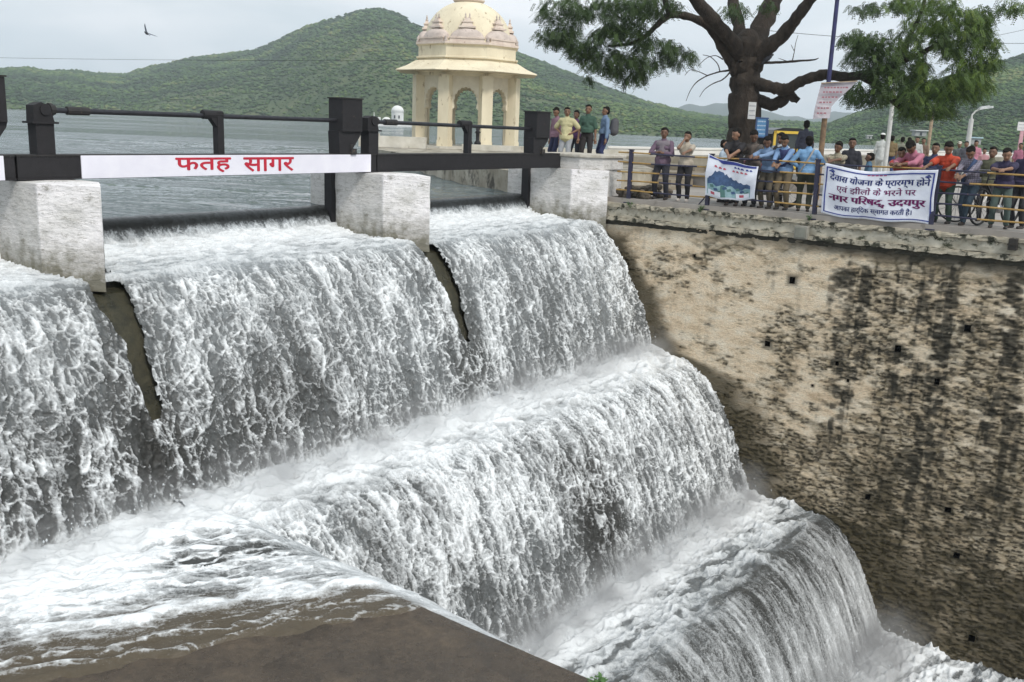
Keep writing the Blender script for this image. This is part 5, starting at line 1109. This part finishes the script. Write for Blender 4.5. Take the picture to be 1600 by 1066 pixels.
# crown: pinnate sprays of small leaflets
CL = [(890,14,52,26,300),(958,18,60,30,380),(1022,6,48,18,170),(868,52,32,16,110),(925,58,58,24,330),(985,58,42,24,230),(955,92,48,20,230),(985,114,26,16,90),(1064,86,26,16,110),(1036,72,32,14,110),(1000,98,40,14,120),(905,80,18,10,40),(1150,12,22,14,40),(1200,8,14,10,20),
      (1335,62,26,20,110),(1362,66,32,20,140),(1330,92,18,14,50),(1345,142,30,20,150),(1398,130,48,30,360),(1440,62,56,42,430),(1500,45,46,46,420),(1480,112,62,36,480),(1440,152,52,22,280),(1546,92,22,12,70),(1530,28,24,28,130),(1512,132,42,20,200),(1448,4,70,14,160),(1355,8,26,10,50),(1410,2,20,10,30),(1582,8,26,10,50),(1376,95,36,20,160),(1425,172,20,8,40),(1545,62,18,22,60),
      (922,121,7,6,8),(1470,170,26,8,50)]
CL += [(x_,y_,70,34,90) for x_,y_ in ((860,-45),(950,-60),(1040,-70),(1130,-90),(1220,-110),(1310,-95),(1400,-75),(1490,-60),(1580,-40),(980,-150),(1100,-190),(1230,-210),(1360,-180),(1480,-140),(1040,-260),(1180,-300),(1320,-270))]
g = np.random.default_rng(12); LV = []; LT = []
for (cx_,cy_,rx_,ry_,n_) in CL:
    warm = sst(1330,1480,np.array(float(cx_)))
    n_ = int(n_*(2.1 if cy_ > -30 else 1.2))
    for i in range(n_):
        a = g.uniform(0,2*math.pi); r_ = math.sqrt(g.random())*g.uniform(.75,1.12); x_ = cx_+rx_*r_*math.cos(a); y_ = cy_+ry_*r_*math.sin(a)
        if float(fbm(np.array(x_*.045),np.array(y_*.055),801,3)) < .36 and cy_ > -30: continue
        dd = g.normal()*rx_*.018*.8-1.2-(1.4 if cx_ > 1300 else 0); p0 = np.array(wp(x_,y_,dd)); az_ = g.uniform(0,2*math.pi); dr = np.array([math.cos(az_),math.sin(az_),-.55-.7*g.random()]); dr /= np.linalg.norm(dr)
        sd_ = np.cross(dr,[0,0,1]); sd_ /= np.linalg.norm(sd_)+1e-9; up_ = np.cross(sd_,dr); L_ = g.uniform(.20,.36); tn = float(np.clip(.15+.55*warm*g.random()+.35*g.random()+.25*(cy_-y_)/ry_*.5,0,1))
        for k in range(7):
            b_ = p0+dr*L_*(k+1)/7+np.array([0,0,-.03])*(k/7)**2
            for s_ in (-1,1):
                d_ = sd_*s_*.8+dr*.55+np.array([0,0,-.25])*g.random(); d_ /= np.linalg.norm(d_); l_ = .062*g.uniform(.75,1.25); w_ = np.cross(d_,up_)*.014
                LV.append([b_, b_+d_*l_*.5+w_, b_+d_*l_, b_+d_*l_*.5-w_]); LT.append(tn)
LV = np.array(LV); nL = len(LV); print('leaflets', nL)
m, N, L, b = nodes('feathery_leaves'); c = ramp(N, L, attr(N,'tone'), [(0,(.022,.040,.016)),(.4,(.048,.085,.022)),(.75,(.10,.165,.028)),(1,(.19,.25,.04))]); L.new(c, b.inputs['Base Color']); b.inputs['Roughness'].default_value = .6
tr_ = N.new('ShaderNodeBsdfTranslucent'); L.new(c, tr_.inputs['Color']); ms = N.new('ShaderNodeMixShader'); ms.inputs[0].default_value = .3; L.new(b.outputs[0], ms.inputs[1]); L.new(tr_.outputs[0], ms.inputs[2]); L.new(ms.outputs[0], N['Material Output'].inputs['Surface'])
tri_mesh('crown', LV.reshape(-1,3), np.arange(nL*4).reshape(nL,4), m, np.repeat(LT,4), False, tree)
TB = Vector((tb.x,tb.y,G0))
pl_t = thing('tree_plinth','low round masonry plinth around the foot of the big tree','plinth',TB-Vector((0,0,.02)))
MB().lathe([(2.1,0),(2.1,.30),(2.18,.31),(2.18,.37),(0,.37)],(0,0,0),28).obj('ring', M_pave, pl_t)
# poster and boards
def flat_sign(name, label, cat, px0, py0, px1, py1, Y, mat, frame=None, post=None, group=None, lines=0, ink=None, grnd=G0):
    a = at(px0,py1,Y); b_ = at(px1,py0,Y); w_ = b_.x-a.x; h_ = b_.z-a.z; cx_ = (a.x+b_.x)/2; t = thing(name,label,cat,(cx_,Y,grnd if post is not None else a.z),0,group); z0 = a.z-(grnd if post is not None else a.z)
    MB().box((0,0,z0+h_/2),(w_,.025,h_)).obj('panel', mat, t)
    if frame:
        f = MB(); e_ = .035
        for c_,d_ in (((0,-.002,z0),(w_+2*e_,.05,e_)),((0,-.002,z0+h_),(w_+2*e_,.05,e_)),((-w_/2-.0,-.002,z0+h_/2),(e_,.046,h_)),((w_/2,-.002,z0+h_/2),(e_,.046,h_))): f.box(c_,d_)
        f.obj('frame', frame, t)
    g_ = random.Random(int(px0))
    if lines:
        tx = MB()
        for i in range(lines):
            zz_ = z0+h_*(1-(i+.8)/(lines+.6)); x_ = -w_*.40
            while x_ < w_*.36: l_ = g_.uniform(.05,.13)*w_; tx.box((x_+l_/2,-.0145,zz_),(l_*.8,.002,h_*.055)).box((x_+l_*.3,-.0145,zz_-h_*.03),(l_*.15,.0016,h_*.07)); x_ += l_*1.25
        tx.obj('small_print', ink, t, fix=False)
    if post is not None:
        for x_ in post: MB().tube([(x_,.03,0),(x_,.03,z0+h_*.9)],.035,8).obj('post', frame or mat, t)
    return t
M_sbl = pm('notice_blue',(.10,.26,.46),(.07,.19,.38),6,.5); M_pw = pm('paper_white',(.72,.72,.70),(.55,.55,.55),7,.7); M_gr = pm('faded_grey_ink',(.25,.26,.30),None,9,.8); M_wink = pm('white_ink',(.6,.7,.8),None,9,.7)
flat_sign('notice_board','blue notice board on a thin post beside the tree trunk','notice board',1180,185,1199,214,26.6,M_sbl,pm('blue_steel',(.04,.09,.22),None,9,.5),(.17,),lines=4,ink=M_wink)
ps = flat_sign('poster','torn white poster fixed to the tree trunk','poster',1168,160,1182,186,27.25,M_pw,lines=3,ink=M_gr)
flat_sign('hoarding','white hoarding with blue edge on a tan post, partly behind leaves','hoarding',1444,158,1474,181,41,M_pw,MC['blue_steel'],None)
hp_ = at(1456,181,41); MB().tube([(0,.05,hp_.z-at(1456,181,41).z),(0.0,.05,-hp_.z+G0)],.07,8).obj('post', pm('tan_pole',(.42,.33,.22),(.28,.2,.14),6,.7), bpy.data.objects['hoarding'])
flat_sign('road_sign','small white sign above a pink panel near the right edge','road sign',1589,191,1606,204,39,M_pw,None,(0,),lines=2,ink=M_gr)
q = at(1594,225,38.9); MB().box((q.x-bpy.data.objects['road_sign'].location.x,-.1,q.z-G0),(.14,.05,1.0)).obj('pink_panel', pm('pink_paint',(.62,.34,.38),None,6,.6), bpy.data.objects['road_sign'])
# pale pole, street lamp
q = at(1390,200,36); pp_ = thing('pole','plain pale grey pole rising behind the child in teal','pole',(q.x,q.y,G0)); MB().tube([(0,0,0),(0,0,5.0)],[.085,.065],12).lathe([(.14,0),(.14,.1),(.09,.14)],n=12).obj('shaft', pm('pale_pole_paint',(.60,.60,.58),(.45,.45,.43),5,.6), pp_)
q = at(1516,200,38); lt = at(1518,186,38).z-G0; lamp = thing('street_lamp','grey street lamp with angled white head behind the people at right','street lamp',(q.x,q.y,G0)); MB().tube([(0,0,0),(0,0,lt)],[.11,.085],12).obj('column', MC['pale_pole_paint'], lamp)
MB().tube([(0,0,lt-.02),(.0,0,lt+.14),(.12,0,lt+.30),(.30,0,lt+.38)],[.04,.035,.03,.03],8).obj('arm', MC['pale_pole_paint'], lamp)
MB().box((.48,0,lt+.43),(.52,.18,.07),Matrix.Rotation(-.18,3,'Y')).box((.44,0,lt+.47),(.36,.13,.05),Matrix.Rotation(-.18,3,'Y')).obj('lamp_head', pm('lamp_grey',(.62,.64,.63),(.4,.42,.42),8,.4), lamp)
# tall flag pole with torn banner
q = at(1287,200,23.4); fp = thing('banner_pole','tall dark blue pole with rusty lower part rising behind the railing','pole',(q.x,q.y,G0))
MB().tube([(0,0,2.25),(0,0,8.2)],[.052,.045],12).obj('upper_tube', pm('deep_blue_paint',(.03,.03,.12),(.015,.015,.06),9,.45), fp); MB().tube([(0,0,0),(0,0,2.3)],[.068,.064],12).obj('lower_tube', pm('rusty_tan_pole',(.30,.19,.10),(.07,.05,.04),5,.8,stretch=(1,1,1.3)), fp); MB().tube([(0,0,2.2),(0,0,2.5)],.075,12).obj('clamp', M_iron, fp)
def tb_pt(px,py,d=0): p = at(px,py,23.25-d); return p
out = [(1283,131),(1300,130),(1320,129),(1339,127),(1328,139),(1313,152),(1304,161),(1299,167),(1298,176),(1296,185),(1283,185),(1270,186),(1273,170),(1278,150)]
tbn = thing('torn_banner','torn greyish white cloth banner with red print hanging from the tall blue pole','banner',tb_pt(1300,150))
cc = tb_pt(1300,150); tri = geometry.tessellate_polygon([[Vector((x,y,0)) for x,y in out]]); vs = [tb_pt(x,y,.05*math.sin(x*.15+y*.1))-cc for x,y in out]
o = mesh('cloth', vs, [tuple(t) for t in tri], cloth_mat('grimy_cloth',(.50,.47,.50),(.36,.33,.37)), tbn); sm = o.modifiers.new('thick','SOLIDIFY'); sm.thickness = .004; sm.offset = 0
tx = MB(); g_ = random.Random(3)
for row,(x0,x1,y_) in enumerate(((1288,1322,137),(1286,1312,144),(1284,1306,152),(1280,1298,160),(1277,1294,169),(1276,1292,177))):
    x_ = x0
    while x_ < x1: l_ = g_.uniform(2.5,5); p = tb_pt(x_+l_/2,y_,.10)-cc; tx.box(p,(l_*.0135,.004,.035)); x_ += l_+1.3
tx.obj('small_print', pm('faded_red_ink',(.35,.15,.18),None,9,.8), tbn, fix=False)
tx = MB(); bs_ = [tb_pt(1283,130,.02)-cc, tb_pt(1340,127,.02)-cc]; tx.tube([tb_pt(1292,131,-.1)-cc]+bs_, .012, 6).obj('spreader_bar', MC['tan_pole'], tbn)
# wires
def wire(label, a, b_, sag, r_=.011):
    p, q = at(*a), at(*b_); t = thing('overhead_wire',label,'wire',p,0,'overhead wires'); MB().tube([(q-p)*(i/16)-Vector((0,0,sag*4*(i/16)*(1-i/16))) for i in range(17)], r_, 5).obj('cable', M_iron, t)
wire('dark overhead wire running right from behind the tree to the right edge',(1190,47,44),(1700,66,52),.25)
wire('faint overhead wire sloping up at the top right corner',(1535,60,60),(1700,20,66),.1)
wire('thin wire crossing in front of the hills at the left',(-120,88,75),(660,95,60),.1,.010)
# birds
M_crow = pm('grey_black_feathers',(.03,.032,.04),(.012,.012,.016),20,.5)
def crow(label, px, py, Y, rz, flying=False, s=1.0):
    q = at(px,py,Y); t = thing('bird', label, 'bird', q, rz); bm_ = MB()
    bm_.lathe([(0,-.17),(.025,-.15),(.055,-.08),(.062,0),(.05,.08),(.03,.13),(.034,.16),(.028,.19),(.008,.205),(.004,.235),(0,.24)], n=10, rot=Matrix.Rotation(R(-90 if flying else -55),3,'X'))
    b_ = bm_.obj('body', M_crow, t, True); MB().prism([(-.03,-.14),(.03,-.14),(.045,-.30),(-.045,-.30)], lambda a,c_,d: (Matrix.Rotation(R(0 if flying else 35),3,'X') @ Vector((a,c_,d))), -.006,.006).obj('tail', M_crow, t)
    for sx in (-1,1):
        if flying: MB().prism([(0,.08),(.18,.10),(.36,.02),(.44,-.08),(.30,-.07),(.15,-.10),(0,-.08)], lambda a,c_,d: Vector((sx*a*.93,c_,d+a*.55)), -.005,.005).obj('wing', pm('wing_feathers',(.16,.18,.24),(.06,.07,.10),20,.6), t)
        else:
            MB().prism([(.0,.08),(.04,.02),(.035,-.12),(.0,-.22),(-.02,-.05)], lambda a,c_,d: (Matrix.Rotation(R(35),3,'X') @ Vector((sx*(.052+d),c_,a+.01))), -.005,.008).obj('wing', M_crow, t); MB().tube([(sx*.02,.02,-.05),(sx*.02,.02,-.12)],.005,5).obj('leg', M_crow, t)
    t.scale = (s,s,s); return t
crow('grey bird gliding with raised wings in the sky above the left hills',229,52,38,R(70),True,.85).rotation_euler = (R(25),R(38),R(60))
crow('black bird perched on the bare dead branch right of the tree trunk',1201,91,27.45,R(-60),False,.95)
# ================================================================ VEHICLES BEHIND THE CROWD
M_tyre = pm('black_rubber',(.018,.018,.018),None,20,.8); M_steel = pm('worn_steel',(.35,.35,.36),(.2,.2,.2),20,.35,.8); M_black = pm('black_paint',(.014,.014,.016),None,9,.3); M_autoy = pm('rickshaw_yellow',(.72,.50,.06),(.60,.40,.05),5,.4); M_glass = pm('windscreen_glass',(.05,.06,.06),None,3,.08)
def wheel(parent, c, r_, w_=.03, spokes=10, ax='x', rimm=M_steel):
    rot = Matrix.Rotation(R(90),3,'Y') if ax == 'x' else Matrix.Rotation(R(90),3,'X')
    prof = [(r_-w_*.9,-w_*.5),(r_-w_*.2,-w_*.5),(r_,0),(r_-w_*.2,w_*.5),(r_-w_*.9,w_*.5),(r_-w_*.9,-w_*.5)]
    mb_ = MB(); vs = []; n = 28; fs = []
    for k in range(n):
        q = 2*math.pi*k/n
        for pr__, pz in prof[:-1]: vs.append(rot @ Vector((pr__*math.cos(q),pr__*math.sin(q),pz))+Vector(c))
    for k in range(n):
        for i in range(5): fs.append((k*5+i,((k+1)%n)*5+i,((k+1)%n)*5+(i+1)%5,k*5+(i+1)%5))
    wh = MB().add(vs,fs).obj('wheel', M_tyre, parent, True); rm = MB()
    for k in range(spokes): q = math.pi*2*k/spokes; rm.tube([Vector(c), rot @ Vector(((r_-w_)*math.cos(q),(r_-w_)*math.sin(q),0))+Vector(c)], .004 if spokes > 8 else .012, 4)
    rm.tube([rot @ Vector((0,0,-.04))+Vector(c), rot @ Vector((0,0,.04))+Vector(c)], .03, 8).obj('hub', rimm, wh, fix=False)
q = at(1231,240,34); ar = thing('auto_rickshaw','yellow-framed auto rickshaw with black hood standing behind the schoolboys','auto rickshaw',(q.x,q.y,G0),R(6))
MB().prism([(-.62,.30),(.62,.30),(.64,.95),(.30,1.0),(-.30,1.0),(-.64,.95)], lambda a,b_,t: Vector((a,t,b_)), -.1, 2.2).obj('body', M_autoy, ar)
MB().prism([(-.66,1.50),(-.60,1.64),(-.3,1.72),(.3,1.72),(.60,1.64),(.66,1.50),(.60,1.50),(.54,1.58),(-.54,1.58),(-.60,1.50)], lambda a,b_,t: Vector((a,t,b_)), -.12, 2.3).box((0,2.2,1.2),(1.24,.05,.8)).obj('hood', M_black, ar)
fr = MB(); [fr.box(c_,d_) for c_,d_ in (((-.57,-.13,1.28),(.08,.06,.66)),((.57,-.13,1.28),(.08,.06,.66)),((0,-.13,1.57),(1.2,.06,.09)),((0,-.13,.98),(1.2,.07,.10)))]; fr.obj('windscreen_frame', M_autoy, ar)
MB().box((0,-.10,1.28),(1.06,.015,.54)).obj('windscreen', M_glass, ar); MB().box((0,-.16,.62),(.62,.14,.52),None,.8).obj('front_cowl', M_autoy, ar)
MB().lathe([(.09,0),(.085,.04),(.05,.07),(0,.08)],(0,-.22,.75),16,Matrix.Rotation(R(90),3,'X')).obj('headlight', M_steel, ar, True)
wheel(ar,(0,-.15,.22),.21,.08,6); wheel(ar,(-.52,1.8,.22),.21,.08,6); wheel(ar,(.52,1.8,.22),.21,.08,6)
q = W(1.15,3.15,G0); mc = thing('motorcycle','dark motorcycle parked behind the rail between the schoolboys','motorcycle',q,DAM+R(12))
wheel(mc,(-.62,0,.30),.30,.08,12,'y'); wheel(mc,(.62,0,.30),.30,.09,12,'y')
MB().tube([(-.62,0,.3),(-.48,0,.72),(-.40,0,.95)],.03,8).tube([(-.42,0,.80),(.1,0,.45),(.62,0,.32)],.03,8).tube([(-.4,0,.78),(.25,0,.72),(.62,0,.5)],.025,8).box((.0,0,.42),(.34,.22,.30),None,.8).obj('frame', M_black, mc)
tk = MB(); capsule(tk,(-.28,0,.82),(.05,0,.78),.13,.11); tk.obj('fuel_tank', pm('maroon_paint',(.10,.015,.02),None,6,.25), mc, True); se = MB(); capsule(se,(.12,0,.78),(.60,0,.80),.10,.09); se.obj('seat', M_black, mc, True)
MB().tube([(-.30,-.36,1.04),(-.42,-.16,1.0),(-.42,.16,1.0),(-.30,.36,1.04)],.016,8).obj('handlebar', M_steel, mc, True); MB().ball((-.52,0,.88),(.09,.1,.1),12,8).obj('headlight', M_steel, mc, True); MB().tube([(-.1,-.12,.25),(.7,-.15,.33)],[.03,.045],8).obj('exhaust', M_steel, mc, True)
def bicycle(label, u_, v_, rz):
    t = thing('bicycle', label, 'bicycle', W(u_,v_,G0), rz, 'bicycles parked behind the railing'); wheel(t,(-.52,0,.34),.34,.035,16,'y'); wheel(t,(.52,0,.34),.34,.035,16,'y')
    MB().tube([(-.52,0,.34),(-.38,0,.88),(-.35,0,.98)],.016,6).tube([(-.38,0,.84),(.18,0,.84)],.015,6).tube([(-.40,0,.76),(.05,0,.30)],.016,6).tube([(.05,0,.30),(.22,0,.92)],.015,6).tube([(.05,0,.30),(.52,0,.34),(.19,0,.80)],.011,6).obj('frame', M_black, t, True)
    MB().tube([(-.25,-.26,1.0),(-.38,-.12,1.0),(-.38,.12,1.0),(-.25,.26,1.0)],.012,6).obj('handlebar', M_steel, t, True); s_ = MB(); s_.ball((.24,0,.95),(.13,.08,.035),10,6).obj('saddle', M_black, t, True); MB().tube([(.05,-.06,.30),(.05,.06,.30)],.08,12).tube([(.05,.08,.3),(.05,.1,.14)],.01,5).obj('crank', M_steel, t, True)
bicycle('black bicycle leaning behind the legs of the man in orange-red', .95, 6.6, DAM+R(18))
bicycle('bicycle with red parts behind the man in lilac checks', 1.25, 7.75, DAM+R(70))
# weeds
M_weed = pm('weed_green',(.10,.20,.05),(.05,.11,.03),14,.7)
def weed(label, base, n, h_, seed):
    g_ = random.Random(seed); t = thing('weed', label, 'plant', base, 0, 'weeds rooted in the masonry'); mb_ = MB(); st_m = MB()
    for i in range(n):
        a = g_.uniform(0,6.28); r_ = g_.uniform(.1,.5)*h_; tip = Vector((math.cos(a)*r_,math.sin(a)*r_,h_*g_.uniform(.5,1))); st_m.tube([(0,0,0),tip*.5+Vector((0,0,.02)),tip],.003,4)
        for k in range(5):
            p = tip*(.35+.65*k/4); b2 = g_.uniform(0,6.28); d = Vector((math.cos(b2),math.sin(b2),g_.uniform(-.1,.5)))*.05; s_ = d.cross(Vector((0,0,1))).normalized()*.015; mb_.add([p,p+d*.5+s_,p+d,p+d*.5-s_],[(0,1,2,3)])
    mb_.obj('leaves', M_weed, t, fix=False); st_m.obj('stems', M_weed, t)
q = at(958,1052,7.75); weed('small green weed growing from the tip of the concrete platform edge',W(-11.9,7.40,-3.2),18,.13,1)
v_,z_ = onu(985,322,-.05); weed('weed sprouting from the parapet near its left end',W(-.06,v_,z_-.05),12,.16,2)
v_,z_ = onu(1095,330,-.05); weed('weed sprouting from the parapet below the smaller banner',W(-.06,v_,z_-.05),14,.18,3)
v_,z_ = onu(1265,342,-.05); weed('weed sprouting from the parapet beside the square drain box',W(-.06,v_,z_-.05),10,.14,4)
